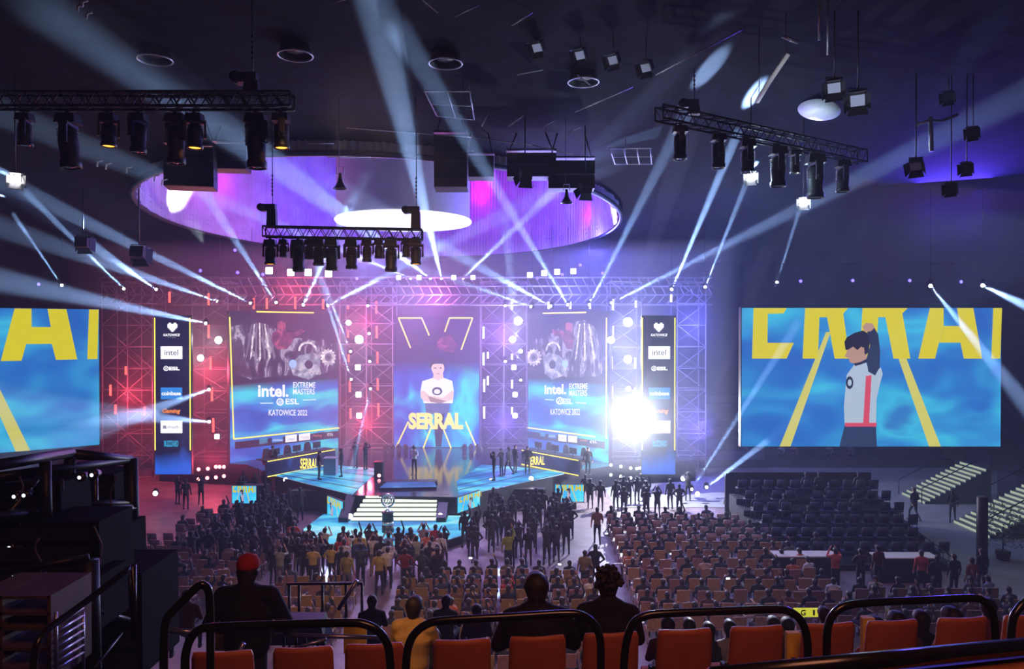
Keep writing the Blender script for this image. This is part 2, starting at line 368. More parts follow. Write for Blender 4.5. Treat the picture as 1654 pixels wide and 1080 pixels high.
# bright lattice frame above the line array
mb = MB(); a, b_, c_, d_ = P(706, 188, 23), P(766, 194, 23), P(748, 220, 20.9), P(692, 212, 20.9)
c = (a+b_+c_+d_)/4
pts = [a, b_, Vector((b_.x, 20.6, a.z)), Vector((a.x-.1, 20.6, a.z))]
for i in range(4): mb.tube([pts[i], pts[(i+1) % 4]], .022, 6); mb.tube([pts[i], (pts[i].x, pts[i].y, CZ+.05)], .008, 5)
mb.tube([(pts[0]+pts[3])/2, (pts[1]+pts[2])/2], .018, 6); mb.tube([(pts[0]+pts[1])/2, (pts[2]+pts[3])/2], .018, 6)
tag(mb.build('rigging_grid', ALU), 'bright metal grid frame hanging just above the tall line array', 'frame')
mb = MB(); a = P(985, 240, 25); 
for k in range(4): mb.tube([a+Vector((k*.45, 0, 0)), a+Vector((k*.45+.5, 2.4, 0))], .02, 6)
mb.tube([a+Vector((.7, 1.2, 0)), (a.x+.7, a.y+1.2, CZ+.05)], .01, 5)
for k in range(3): mb.tube([a+Vector((k*.25, k*1.2, 0)), a+Vector((k*.25+1.4, k*1.2, 0))], .02, 6)
tag(mb.build('rigging_grid', ALU), 'bright metal grid frame under the black ceiling near the blue beams', 'frame')
# horns and floods
def horn(px, py, d, s, label):
    t = thing('horn_speaker', label, 'loudspeaker', P(px, py, d)); t.scale = (s, s, s)
    MB().lathe([(.05, 0), (.06, -.12), (.09, -.3), (.16, -.45), (.26, -.55), (.24, -.55), (.08, -.3)], 20).build('horn', STEEL, t)
    MB().tube([(-.12, 0, -.05), (-.12, 0, .2), (.12, 0, .2), (.12, 0, -.05)], .02, 6).build('bracket', ALU, t)
    MB().tube([(-.04, 0, .2), (-.04, 0, CZ/s-P(px, py, d).z/s)], .012, 5).build('hanger', STEEL, t); return t
horn(550, 280, 22, .85, 'small horn speaker hanging above the white drum rim'); horn(915, 306, 24, .8, 'small horn speaker hanging before the violet drape')
def flood(px, py, d, s, aim, label, glass=LENS_C, group=None, z1=None):
    p = P(px, py, d); t = thing('floodlight', label, 'lamp', p, group=group); t.scale = (s, s, s)
    q = (Vector(aim)-p).to_track_quat('Z', 'Y').to_matrix()
    h = MB(); h.box((0, 0, -.1), (.34, .3, .26)); h.v = [tuple(q @ Vector(v)) for v in h.v]; h.build('housing', BLACKP, t)
    g = MB(); g.box((0, 0, .04), (.30, .26, .02)); g.v = [tuple(q @ Vector(v)) for v in g.v]; g.build('glass', glass, t)
    bd = MB()
    for a_ in range(4):
        R_ = Matrix.Rotation(a_*PI/2, 3, 'Z'); c_ = [R_ @ Vector(v) for v in ((-.16, .15, .03), (.16, .15, .03), (.22, .27, .22), (-.22, .27, .22))]
        c2 = [v+R_ @ Vector((0, .012, 0)) for v in c_]; bd.add(c_+c2, [(0, 1, 2, 3), (7, 6, 5, 4), (0, 3, 7, 4), (1, 0, 4, 5), (2, 1, 5, 6), (3, 2, 6, 7)])
    bd.v = [tuple(q @ Vector(v)) for v in bd.v]; bd.build('barn_doors', STEEL, t)
    MB().tube([(-.2, 0, -.1), (-.2, 0, .25), (.2, 0, .25), (.2, 0, -.1)], .015, 6).build('yoke', STEEL, t)
    MB().tube([(0, 0, .25), (0, 0, (CZ-p.z)/s)], .02, 6).build('hanger', STEEL, t); return t
for px, py in ((868, 78), (937, 90), (990, 98), (1043, 110)):
    flood(px, py, 17.5, .72, P(px-60, py+70, 16), 'floodlight with open barn doors in the row of four under the black ceiling', LENS_C, 'row of four ceiling floodlights')
flood(1346, 142, 16, .85, P(1330, 250, 14), 'larger angled floodlight with pale blue glass, nearer the bright pole'); flood(1384, 162, 16, .95, P(1372, 260, 14), 'larger angled floodlight with pale blue glass, outer one of the pair')
flood(1478, 268, 20, .9, P(1440, 400, 18), 'dark boxy floodlight hanging beside the lit white bracket')
flood(848, 285, 24, 1.1, P(820, 400, 26), 'slim par lamp with bright rim hanging over the violet drape'); flood(945, 306, 25, 1.1, P(915, 420, 27), 'slim par lamp with bright rim nearest the drape end')
for px, py in ((1530, 158), (1570, 215), (1560, 272), (1535, 305), (1455, 25)): flood(px, py, 20, .7, P(px-60, py+60, 17), 'small dim floodlight scattered along the dark ceiling over the blue screen', STEEL, 'small dim ceiling floodlights')
flood(26, 290, 20, .8, P(200, 700, 10), 'glaring ceiling lamp caught by a beam near the edge of the hall', LENS_W)
flood(225, 410, 34, 1.7, P(332, 522, 46), 'dark lamp with orange glow hanging where pale beams cross', LENS_A)
flood(135, 393, 36, 1.6, P(250, 470, 50), 'dark unlit lamp hanging where two pale beams meet', LENS_D)
for px, py, d in ((1212, 286, 22), (1297, 327, 24)):
    flood(px, py, d, .75, P(px-40, py+500, 10), 'small glaring ceiling lamp, %s' % ('brighter and higher of the two over the blue screen' if px < 1250 else 'lower of the two over the blue screen'), LENS_W)
    lamp('POINT', P(px, py, d)+Vector((0, -.5, -.3)), 140, ICE, size=.1)
# ring diffusers
for px, py, r in ((252, 98, .40), (478, 91, .41), (720, 104, .41), (942, 134, .41)):
    d = (16.95-EZ)*F/(HY-py); p = P(px, py, d)
    t = thing('air_diffuser', {252: 'round ceiling air diffuser nearest the edge, behind the broad pale beam', 478: 'round ceiling air diffuser with bright rim right of the broad pale beam', 720: 'round ceiling air diffuser with the brightest rim, above the tall line array', 942: 'round ceiling air diffuser lit violet beside the four floodlights'}[px], 'air vent', p)
    MB().tube([(r*math.cos(k*PI/20), r*math.sin(k*PI/20), 0) for k in range(40)], .022, 6, True).build('rim', ALU, t)
    MB().lathe([(r*.95, .02), (r*.8, .3), (r*.8, CZ-p.z-.005)], 32, cap=False).build('duct', BLACKP, t)
    MB().lathe([(r*.5, .1), (r*.5, .12)], 24).build('baffle', BLACKP, t)
# bright duct, pole, brackets and rods
def rod(pts, r, name, label, cat, m=ALU, group=None): return tag(MB().tube(pts, r, 8).build(name, m), label, cat, group)
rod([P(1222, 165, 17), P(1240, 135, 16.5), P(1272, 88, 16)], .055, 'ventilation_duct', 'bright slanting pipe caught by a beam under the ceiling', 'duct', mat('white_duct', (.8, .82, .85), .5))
for q_ in ((1225, 160, 16.9), (1268, 95, 16.1)): rod([P(*q_), Vector((P(*q_).x, P(*q_).y, CZ+.05))], .01, 'duct_hanger', 'thin wire holding the bright slanting pipe', 'wire', STEEL, 'wires of the slanting pipe')
rod([P(1262, 60, 16), P(1288, 70, 16)], .04, 'ceiling_rod', 'short bright bar joining the slanting pipe', 'rod')
rod([P(1322, -20, 15), P(1322, 66, 15)], .03, 'ceiling_pole', 'bright vertical pole coming down from the ceiling top', 'pole')
rod([P(1335, -20, 15.5), P(1335, 90, 15.5)], .02, 'ceiling_pole', 'dimmer thin vertical pole behind the bright pole', 'pole')
rod([P(1501, 190, 20), P(1503, 245, 20)], .06, 'wall_bracket', 'lit white upright bracket by the ceiling edge', 'bracket')
rod([P(1478, 202, 20), P(1501, 195, 20), P(1520, 196, 20), P(1545, 186, 20)], .04, 'ceiling_rod', 'bright crooked arm leaning off the white bracket', 'rod')
RG = 'thin bright ceiling rods'
for a, b, d in (((670, -10), (708, 22), 15), ((735, 28), (775, 9), 15), ((826, 43), (860, 22), 16), ((835, 122), (877, 114), 19), ((932, 122), (953, 138), 19), ((928, 182), (1022, 141), 20), ((1058, 122), (1215, 40), 17),
                ((540, 6), (575, -4), 15), ((778, 205), (790, 180), 23), ((820, 205), (845, 188), 23), ((878, 205), (895, 196), 23), ((918, 215), (940, 205), 24), ((560, 207), (760, 222), 23.5), ((760, 222), (860, 235), 24.5), ((860, 235), (925, 250), 25), ((530, 254), (600, 254), 24), ((500, 232), (540, 232), 22)):
    rod([P(*a, d), P(*b, d)], .018, 'ceiling_rod', 'thin bright metal rod hung under the black ceiling', 'rod', group=RG)
lamp('SPOT', (P(1322, 177, 23.2).x+1.6, 26.8, 11.5), 2600, (.9, .95, 1), P(1322, 177, 23.2), .05, 7.5, .5, 'added_ceiling_spot')  # unseen lamp added to make the light spot on the oval plate
lamp('SPOT', (P(1246, 128, 16.4).x-.6, 12.5, 12.6), 260, (.9, .95, 1), P(1247, 127, 16.5), .05, 18, .5, 'added_ceiling_spot')  # unseen lamp added for the bright streak on the slanting pipe
lamp('SPOT', P(930, 260, 12), 500, (.6, .7, 1), P(955, 92, 17.5), .2, 40, .6, 'flood_glint'); lamp('SPOT', P(1330, 330, 12), 420, (.6, .7, 1), P(1365, 150, 16), .2, 34, .6, 'flood_glint')  # unseen lamps added so the floodlight glass glints
p = P(1322, 177, 22.4)  # white plate added where a light spot should show on the dark ceiling
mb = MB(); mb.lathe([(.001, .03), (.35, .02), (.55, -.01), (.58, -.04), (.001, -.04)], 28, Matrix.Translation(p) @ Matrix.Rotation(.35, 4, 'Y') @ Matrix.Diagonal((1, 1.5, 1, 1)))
tag(mb.build('ceiling_spot_plate', mat('white_duct', ())), 'added white oval reflector glowing under the ceiling above the slanting truss', 'plate')
MB().tube([p, (p.x, p.y, CZ+.02)], .012, 5).build('hanger', STEEL, bpy.data.objects['ceiling_spot_plate'])
lamp('AREA', P(900, 330, 30), 260, (.3, .25, 1), P(950, 100, 18), 3, name='roof_wash')
lamp('AREA', P(1540, 335, 34), 1500, (.10, .05, 1), P(1560, 270, 30), 3, name='roof_wash')
lamp('AREA', P(600, 330, 24), 50, (.3, .4, 1), P(600, 150, 18), 3, name='roof_wash')
# ------------------------------------------------------------------ beams of light in the haze
def dE(y): return min(40, max(8, (CZ-.4-EZ)*F/max(1, (HY-y))))
for px, py, d in ((158, 262, 19), (172, 266, 19.5), (205, 272, 20.5), (250, 285, 21.5), (262, 292, 22), (110, 248, 18), (128, 12, 14), (142, 24, 14.3), (135, 5, 14)):
    rod([P(px, py+8, d), P(px+1, py, d), P(px+9, py-2, d)], .022, 'ceiling_bracket', 'small bright bent bracket under the dark ceiling near the long near truss', 'bracket', mat('white_duct', ()), 'small bright ceiling brackets')
lamp('SPOT', P(200, 420, 12), 400, (.8, .9, 1), P(200, 270, 20), .1, 20, .5, 'bracket_glint')
BEAMS = [(100, 460, 50, 22, 345, 0, 8, 1), (200, 466, 50, 40, 308, 0, 15, 1.2), (252, 467, 50, 137, 387, 0, 22, 1.6), (350, 486, 50, -40, 353, 0, 50, .8), (332, 522, 47, -60, 440, 20, 56, 1.0),
 (404, 489, 50, -20, 280, 0, 42, 1.1), (663, 449, 54, -40, 165, 0, 60, .8), (695, 449, 54, 60, -15, 0, 130, 1.5), (713, 449, 54, 590, -60, 0, 85, 1.9), (748, 449, 54, 1120, 95, 0, 50, .8),
 (917, 492, 50, 640, 40, 0, 50, 1), (952, 492, 50, 1110, 180, 0, 30, .9), (1014, 520, 48, 1190, -40, 0, 78, 1.35), (1085, 467, 48, 1192, 212, 0, 17, 1.8), (1139, 463, 48, 1205, 295, 0, 11, 1.3), (1255, 455, 45, 1292, 335, 0, 8, 1),
 (988, 489, 50, 1700, 130, 0, 60, .8), (1503, 462, 36, 1680, 680, 18, 36, .7), (1587, 461, 36, 1700, 513, 20, 26, 1.2), (1104, 773, 45, 1240, 400, 25, 24, .8), (1118, 790, 45, 1290, 520, 25, 16, .6), (1142, 787, 45, 1240, 712, 25, 10, .6),
 (250, 797, 42, 90, 470, 20, 24, 1.1), (337, 629, 47, -60, 770, 16, 90, .45), (337, 681, 47, -60, 650, 16, 95, .45), (490, 492, 50, 605, 250, 0, 30, 1.4), (530, 493, 50, 1000, 250, 0, 50, .8), (446, 488, 50, 320, 295, 0, 26, 1.1),
 (563, 521, 52, 430, 250, 0, 34, 1.2), (566, 567, 52, 505, 410, 0, 12, 1.2), (567, 612, 52, 510, 430, 0, 12, 1.2), (594, 494, 52, 555, 740, 38, 13, .14), (596, 539, 52, 552, 760, 38, 13, .14), (597, 584, 52, 550, 780, 38, 13, .14), (598, 628, 52, 560, 790, 38, 13, .6),
 (816, 494, 52, 812, 740, 38, 13, .14), (816, 584, 52, 806, 760, 38, 13, .14), (841, 613, 52, 815, 350, 0, 24, 1.1), (889, 494, 50, 480, 270, 0, 60, .9), (857, 495, 50, 600, 405, 35, 22, .7),
 (435, 437, 52, 540, 385, 30, 26, .5), (470, 440, 52, 545, 370, 30, 24, .5), (531, 442, 52, 560, 370, 30, 24, .5), (498, 440, 52, 545, 360, 30, 24, .5)]
def beam(a, b, r1, k, col=(.31, .52, 1)):
    ax = b-a; L = ax.length; ax.normalize(); n = 24; r0 = .10
    vs = []; fs = []
    for z, r in ((0.02, r0), (L, r1*1.06)):
        for j in range(n): t = 2*PI*j/n; vs.append((r*math.cos(t), r*math.sin(t), z))
    for j in range(n): fs.append((j, (j+1) % n, n+(j+1) % n, n+j))
    fs.append(tuple(range(n))[::-1]); fs.append(tuple(range(n, 2*n)))
    me = bpy.data.meshes.new('haze'); me.from_pydata(vs, [], fs); me.materials.append(HB)
    o = link('haze', me, None, a, ax.to_track_quat('Z', 'Y').to_euler())
    tag(o, 'pale blue beam of light standing in the stage haze', 'light beam', 'light beams in the haze', 'stuff')
    half = math.atan((r1)/L)
    lamp('SPOT', a-ax*.02, k*BK*(.03/half)*(L/30), col, b, .05, math.degrees(2*half), .55, 'beam_lamp')
BK = 560000
for i, (x, y, d, x2, y2, d2, wd, k) in enumerate(BEAMS):
    d2 = d2 or dE(y2); a = P(x, y, d); b = P(x2, y2, d2)
    beam(a, b, wd/2/F*d2, k)
    s = .7 if i < 40 else .5
    dd = (b-a).normalized()
    # the lamp itself sits behind the start of its beam
    moving_head(a-dd*(.34*s)+Vector((0, 0, .45*s)), None, 'small moving head lamp throwing a pale beam from the stage rig', 'lamps throwing the pale beams', s, LENS_W, direc=dd)
    if y < 500 and a.z > 8: MB().tube([(0, 0, 0), (0, 0, (CZ+.06-a.z-.45*s)/s)], .018, 5).build('hanger_pipe', BLACK, LAST[-1])
    elif y >= 500 and a.z > 2:
        T_ = (55.1 if 545 < x < 855 else 51.7)-a.y
        if T_ > 0: MB().tube([(0, 0, -.1), (0, T_/s, -.1)], .02, 5).build('mounting_arm', BLACK, LAST[-1])
# ------------------------------------------------------------------ lit screens
class Screen:
    "a flat lit display: root at its lower left corner, u to the right, v up, n towards the audience"
    def __init__(s, name, label, o, u, w_, h, face, thick=.12, cat='screen', group=None, v=(0, 0, 1)):
        s.o = Vector(o); s.u = Vector(u).normalized(); s.v = Vector(v).normalized(); s.n = s.u.cross(s.v); s.w = w_; s.h = h; s.k = 1
        M = Matrix((s.u, s.v, s.n)).transposed().to_4x4(); M.translation = s.o
        s.t = tag(link(name, None), label, cat, group); s.t.matrix_world = M
        MB().box((w_/2, h/2, -thick/2-.02), (w_+.06, h+.06, thick)).build('housing', BLACKP, s.t)
        MB().add_quad(w_, h).build('display', face, s.t)
    def uv(s, px, py):
        r = P(px, py, 1.0)-Vector((0, 0, EZ)); e = Vector((0, 0, EZ)); t = (s.o-e).dot(s.n)/r.dot(s.n); q = e+r*t-s.o
        return q.dot(s.u), q.dot(s.v)
    def poly(s, name, pts, m, z=None, px=True, clip=False):
        if px: pts = [s.uv(*p) for p in pts]
        if clip: pts = [(min(max(a, 0), s.w), min(max(b, 0), s.h)) for a, b in pts]
        z = .012*s.k if z is None else z
        a = sum(pts[i][0]*pts[(i+1) % len(pts)][1]-pts[(i+1) % len(pts)][0]*pts[i][1] for i in range(len(pts)))
        if a < 0: pts = pts[::-1]
        mb = MB(); mb.add([(x, y, z) for x, y in pts], [tuple(range(len(pts)))]); s.k += 1
        return mb.build(name, m, s.t)
    def line(s, name, a, b, wd, m):
        "stroke between two photo points, wd metres"
        A = Vector(s.uv(*a)); B = Vector(s.uv(*b)); d = (B-A).normalized(); q = Vector((-d.y, d.x))*wd/2
        return s.poly(name, [tuple(A+q), tuple(A-q), tuple(B-q), tuple(B+q)], m, px=False)
    def text(s, st, box, m, bold=.02, name='lettering', fit=True, shear=0):
        x0, y0, x1, y1 = box; a = s.uv(x0, y1); b = s.uv(x1, y1); c = s.uv(x0, y0)
        W = math.hypot(b[0]-a[0], b[1]-a[1]); H = c[1]-a[1]; rot = math.atan2(b[1]-a[1], b[0]-a[0])
        me = text_mesh(st, bold, shear); n = me.copy(); z = .012*s.k; s.k += 1
        ky = math.tan(rot)
        for v in n.vertices:
            x, y = v.co.x*(b[0]-a[0]), v.co.y*H
            v.co = (a[0]+x, a[1]+y+x*ky, z)
        n.materials.clear(); n.materials.append(m); return link(name, n, s.t)
def _aq(s, w_, h): s.add([(0, 0, 0), (w_, 0, 0), (w_, h, 0), (0, h, 0)], [(0, 1, 2, 3)]); return s
MB.add_quad = _aq
TM = {}
def text_mesh(st, bold=.02, shear=0):
    "text scaled into the unit square"
    key = (st, bold, shear)
    if key in TM: return TM[key]
    cu = bpy.data.curves.new('lettering', 'FONT'); cu.body = st; cu.offset = bold; cu.shear = shear; cu.fill_mode = 'FRONT'; cu.space_line = .85; cu.resolution_u = 3
    o = bpy.data.objects.new('lettering', cu); C.objects.link(o); dg = bpy.context.evaluated_depsgraph_get()
    me = bpy.data.meshes.new_from_object(o.evaluated_get(dg)); C.objects.unlink(o); bpy.data.objects.remove(o)
    xs = [v.co.x for v in me.vertices]; ys = [v.co.y for v in me.vertices]; x0, x1, y0, y1 = min(xs), max(xs), min(ys), max(ys)
    for v in me.vertices: v.co = ((v.co.x-x0)/(x1-x0), (v.co.y-y0)/(y1-y0), 0)
    TM[key] = me; return me
W_ = led('display_white', 'f4f4ff', 1.15); YEL = led('display_yellow', 'dccf2c', .8); YEL2 = led('display_line_yellow', 'ffe75a', 1.5); NAVY = led('display_navy', '141a3a', 1)
BLU = led('display_sponsor_blue', '2f86e0', 1.0); CYN = led('display_sponsor_cyan', '2fa0d0', .9); ORG = led('display_orange', 'f08a3c', 1.1); GRY = led('display_grey', '8a90a8', 1)
SKIN = led('display_skin', 'c0988c', .75); SKINL = led('display_skin_light', 'f4d4cc', 1); JER = led('display_jersey', 'b0c4dc', .8); RDD = led('display_red', 'd8506c', .8)
HAIR = led('display_hair', '22243a', .9); SLV = led('display_sleeve', '26304e', 1); TRS = led('display_trousers', '2a3a5c', 1); LINE = led('display_pale_yellow', 'd4cf70', .8)
FEEDM = led_noise('feed_blue', [(.25, '2a62c8'), (.42, '2f7ed8'), (.52, '3aa0e8'), (.62, '45c8f4'), (.75, '3a86d8')], (.16, .35, 1), 1.1, .72)
Zs = lambda x, y: (1094+x/2.92, 360+y/2.92)
def feed(s, tf, full=True):
    "the camera picture: cropped yellow letters, two lines and a player with a raised arm; tf maps drawing points to metres"
    T = lambda pts: [tf(*p) for p in pts]
    pp = lambda n, pts, m: s.poly(n, T(pts), m, px=False)
    pp('line', [(705, 515), (727, 515), (537, 1053), (485, 1053)], LINE); pp('line', [(1050, 640), (1088, 640), (1254, 1053), (1198, 1053)], LINE)
    pp('letter', [(358, 403), (517, 403), (501, 428), (426, 430), (425, 566), (551, 566), (516, 640), (352, 640)], YEL)
    pp('letter', [(603, 403), (808, 403), (785, 430), (800, 530), (812, 640), (745, 640), (708, 446), (672, 446), (665, 640), (592, 640)], YEL)
    pp('letter', [(876, 403), (1092, 403), (1066, 428), (1105, 640), (1025, 640), (985, 446), (951, 446), (940, 640), (864, 640)], YEL)
    pp('letter', [(1196, 403), (1262, 403), (1262, 487), (1240, 565), (1222, 640), (1142, 640)], YEL); pp('letter', [(1325, 403), (1402, 403), (1446, 640), (1358, 640), (1342, 565), (1240, 565), (1262, 487), (1338, 487)], YEL)
    pp('letter', [(1496, 403), (1538, 403), (1531, 640), (1488, 640)], YEL)
    pp('player_trousers', [(792, 950), (940, 950), (945, 1053), (766, 1053)], TRS)
    pp('player_jersey', [(835, 668), (888, 650), (905, 690), (940, 700), (962, 680), (971, 712), (956, 765), (942, 830), (940, 946), (790, 946), (787, 860), (794, 780), (800, 715)], JER)
    pp('jersey_stripe', [(890, 722), (917, 716), (906, 946), (878, 946)], RDD); pp('jersey_hem', [(790, 940), (942, 940), (940, 958), (792, 958)], RDD)
    pp('jersey_badge', [(812+22*math.cos(a*PI/8)*.8, 752+30*math.sin(a*PI/8)) for a in range(16)], HAIR); pp('jersey_badge', [(812+12*math.cos(a*PI/6)*.8, 752+16*math.sin(a*PI/6)) for a in range(12)], JER)
    pp('player_face', [(797, 598), (826, 580), (868, 578), (892, 600), (890, 645), (862, 655), (835, 664), (812, 657), (806, 638), (786, 629), (797, 610)], SKIN)
    pp('player_collar', [(830, 662), (862, 655), (892, 640), (896, 655), (860, 668), (836, 674)], HAIR)
    pp('player_hair', [(784, 562), (796, 540), (830, 520), (872, 508), (893, 520), (905, 560), (900, 610), (884, 622), (866, 582), (846, 600), (826, 583), (806, 596), (790, 600)], HAIR)
    pp('player_ear', [(862, 590), (876, 586), (880, 604), (870, 614)], SKIN)
    pp('player_sleeve', [(890, 508), (925, 494), (944, 528), (953, 600), (951, 680), (930, 718), (897, 700), (888, 640), (905, 580), (897, 540)], SLV)
    pp('player_fist', [(868, 492), (884, 473), (914, 475), (927, 494), (908, 512), (880, 514)], SKIN)
# wide screens on both sides
def wide(label, A, B, ztop_px, hgt):
    u = (B-A); return None
a = P(1198, 721, 38); b = P(1617, 722, 38)
S = Screen('led_screen', 'wide blue screen on the side by the lit stairs, showing a player raising an arm', a, (1, 0, 0), (b-a).x, P(0, 497, 38).z-a.z, FEEDM, .4)
feed(S, lambda x, y: ((x-303)/(1540-303)*S.w, S.h*(1-(y-402)/(1053-402))))
S1 = S
rr = P(160, 718, 39); u = Vector((math.cos(math.radians(37)), math.sin(math.radians(37)), 0)); o = rr-u*S1.w
S = Screen('led_screen', 'wide blue screen cut by the picture edge, above the black scaffold rack', o, u, S1.w, 7.1, FEEDM, .4)
feed(S, lambda x, y: ((x-303)/(1540-303)*S.w, S.h*(1-(y-402)/(1053-402))))

# tall side banners
Z1 = lambda x, y: (240+x/3.856, 460+y/3.856); Z3 = lambda x, y: (820+x/3.856, 460+y/3.856); Z2 = lambda x, y: (540+x/3.856, 460+y/3.856)
BANM = led_noise('banner_navy', [(.3, '0c1030'), (.6, '1a1f45'), (.8, '232a58')], (1, .4, 1), .8, 1, grad=(1, 2.2, -.2, '2060d8', (.55, 1.1)))
HEART = ["01100110", "11111111", "11111111", "11111111", "01111110", "00111100", "00011000"]
def banner(label, x0, x1, Z, dx, mirror):
    d = 46; a = P(x0, 766, d); b = P(x1, 766, d); S = Screen('led_banner', label, a, (1, 0, 0), b.x-a.x, P(0, 510, d).z-a.z, BANM, .25)
    for k, (xt, xb) in enumerate(((x0+.5, x0+.5), (x1-1, x1-1))): S.line('edge_line', (xt, 513), (xb, 727), .07, YEL2)
    c = (x0+x1)/2; px = lambda z: 460+z/3.856
    for r, row in enumerate(HEART):
        i = 0
        while i < 8:
            if row[i] == '1':
                j = i
                while j < 8 and row[j] == '1': j += 1
                X0, X1 = c-8+i*2, c-8+j*2; Y = px(235)+r*2.1
                S.poly('logo', [(X0, Y), (X1, Y), (X1, Y+2.1), (X0, Y+2.1)], W_, z=.02); i = j
            else: i += 1
    S.text('KATOWICE', (c-13.5, px(303), c+13.5, px(319)), W_, .03, shear=.2); S.text('for a change', (c-7, px(322), c+7, px(330)), GRY, .01)
    S.poly('panel', [(c-17.5, px(382)), (c+17.5, px(382)), (c+17.5, px(461)), (c-17.5, px(461))], W_); S.text('intel', (c-11, px(402), c+11, px(437)), NAVY, .0)
    ring(S, c-8.5, px(519), 4.3, W_); S.text('ESL', (c-3.5, px(508), c+13.5, px(531)), W_, .05)
    S.poly('panel', [(c-17, px(637)), (c+17.5, px(637)), (c+17.5, px(710)), (c-17, px(710))], BLU); S.text('coinbase', (c-15.5, px(660), c+15.5, px(686)), W_, .03)
    S.text('Gaming', (c-14, px(768), c+15, px(803)), ORG, .03, shear=.25); S.text('PayPal', (c-5, px(760), c+6, px(768)), W_, .01) if 0 else None
    S.poly('panel', [(c-17, px(842)), (c+18, px(842)), (c+18, px(920)), (c-17, px(920))], W_); S.poly('logo', [(c-13, px(872)), (c-8, px(872)), (c-7, px(892)), (c-13.5, px(892))], GRY); S.text('shopify', (c-6, px(872), c+13, px(895)), GRY, .01, shear=.15)
    S.text('BLIZZARD', (c-11, px(965), c+12, px(1003)), CYN, .05)
    return S
def ring(S, cx, cy_, r, m):
    mb = MB(); n = 20; vs = []
    for k in range(n):
        for q in (r, r*.68): vs.append((*S.uv(cx+q*math.cos(2*PI*k/n), cy_+q*math.sin(2*PI*k/n)), .012*S.k))
    mb.add(vs, [(2*k, 2*k+1, 2*((k+1) % n)+1, 2*((k+1) % n)) for k in range(n)]); 
    for o_ in (-.35, .15): 
        b = len(mb.v); mb.add([(*S.uv(cx+r*x, cy_+r*y), .012*S.k) for x, y in ((o_-.15, .5), (o_+.1, .5), (o_+.45, -.5), (o_+.2, -.5))], [(0, 1, 2, 3)])
    S.k += 1; mb.build('logo', m, S.t)
banner('tall dark sponsor banner between the red scaffolds, yellow edge lines', 249.5, 308, Z1, 0, 0)
banner('tall dark sponsor banner past the dazzling lamp, yellow edge lines', 1037, 1091, Z3, 0, 0)

# big event panels
ART = led_noise('panel_picture', [(.30, '100c26'), (.48, '2c2444'), (.55, '5a5070'), (.62, 'a8a0b4'), (.68, '4a4262'), (.8, '181430')], (1.3, .5, 1), 1.3, 1.25, detail=6, dist=1.2)
ARTR = led_noise('panel_picture_red', [(.30, '201030'), (.5, '6a2850'), (.62, 'b05070'), (.75, '402040')], (1, 1, 1), 1.6, 1.2, detail=5)
PANM = led_noise('panel_blue', [(.30, '0a46b8'), (.45, '1272e0'), (.55, '18b8f0'), (.64, '10e0f4'), (.75, '1468d8')], (.5, 1.4, 1), .42, 1.0, grad=(1, 4.6, 6.0, '14143a', (.35, .75)))
SILV = led_noise('picture_silver', [(.3, '8a8498'), (.55, 'c8c2cc'), (.7, 'f0e8e8')], (1, 2, 1), 2, 1.35, sample=False); SILD = led('picture_grey', '6c6478', 1.2); SILG = led_noise('picture_steel', [(.3, '3c4058'), (.5, '8088a0'), (.62, 'b8b4c0'), (.75, '48405a')], (1, 1, 1), 1.8, 1.4, sample=False, detail=5)
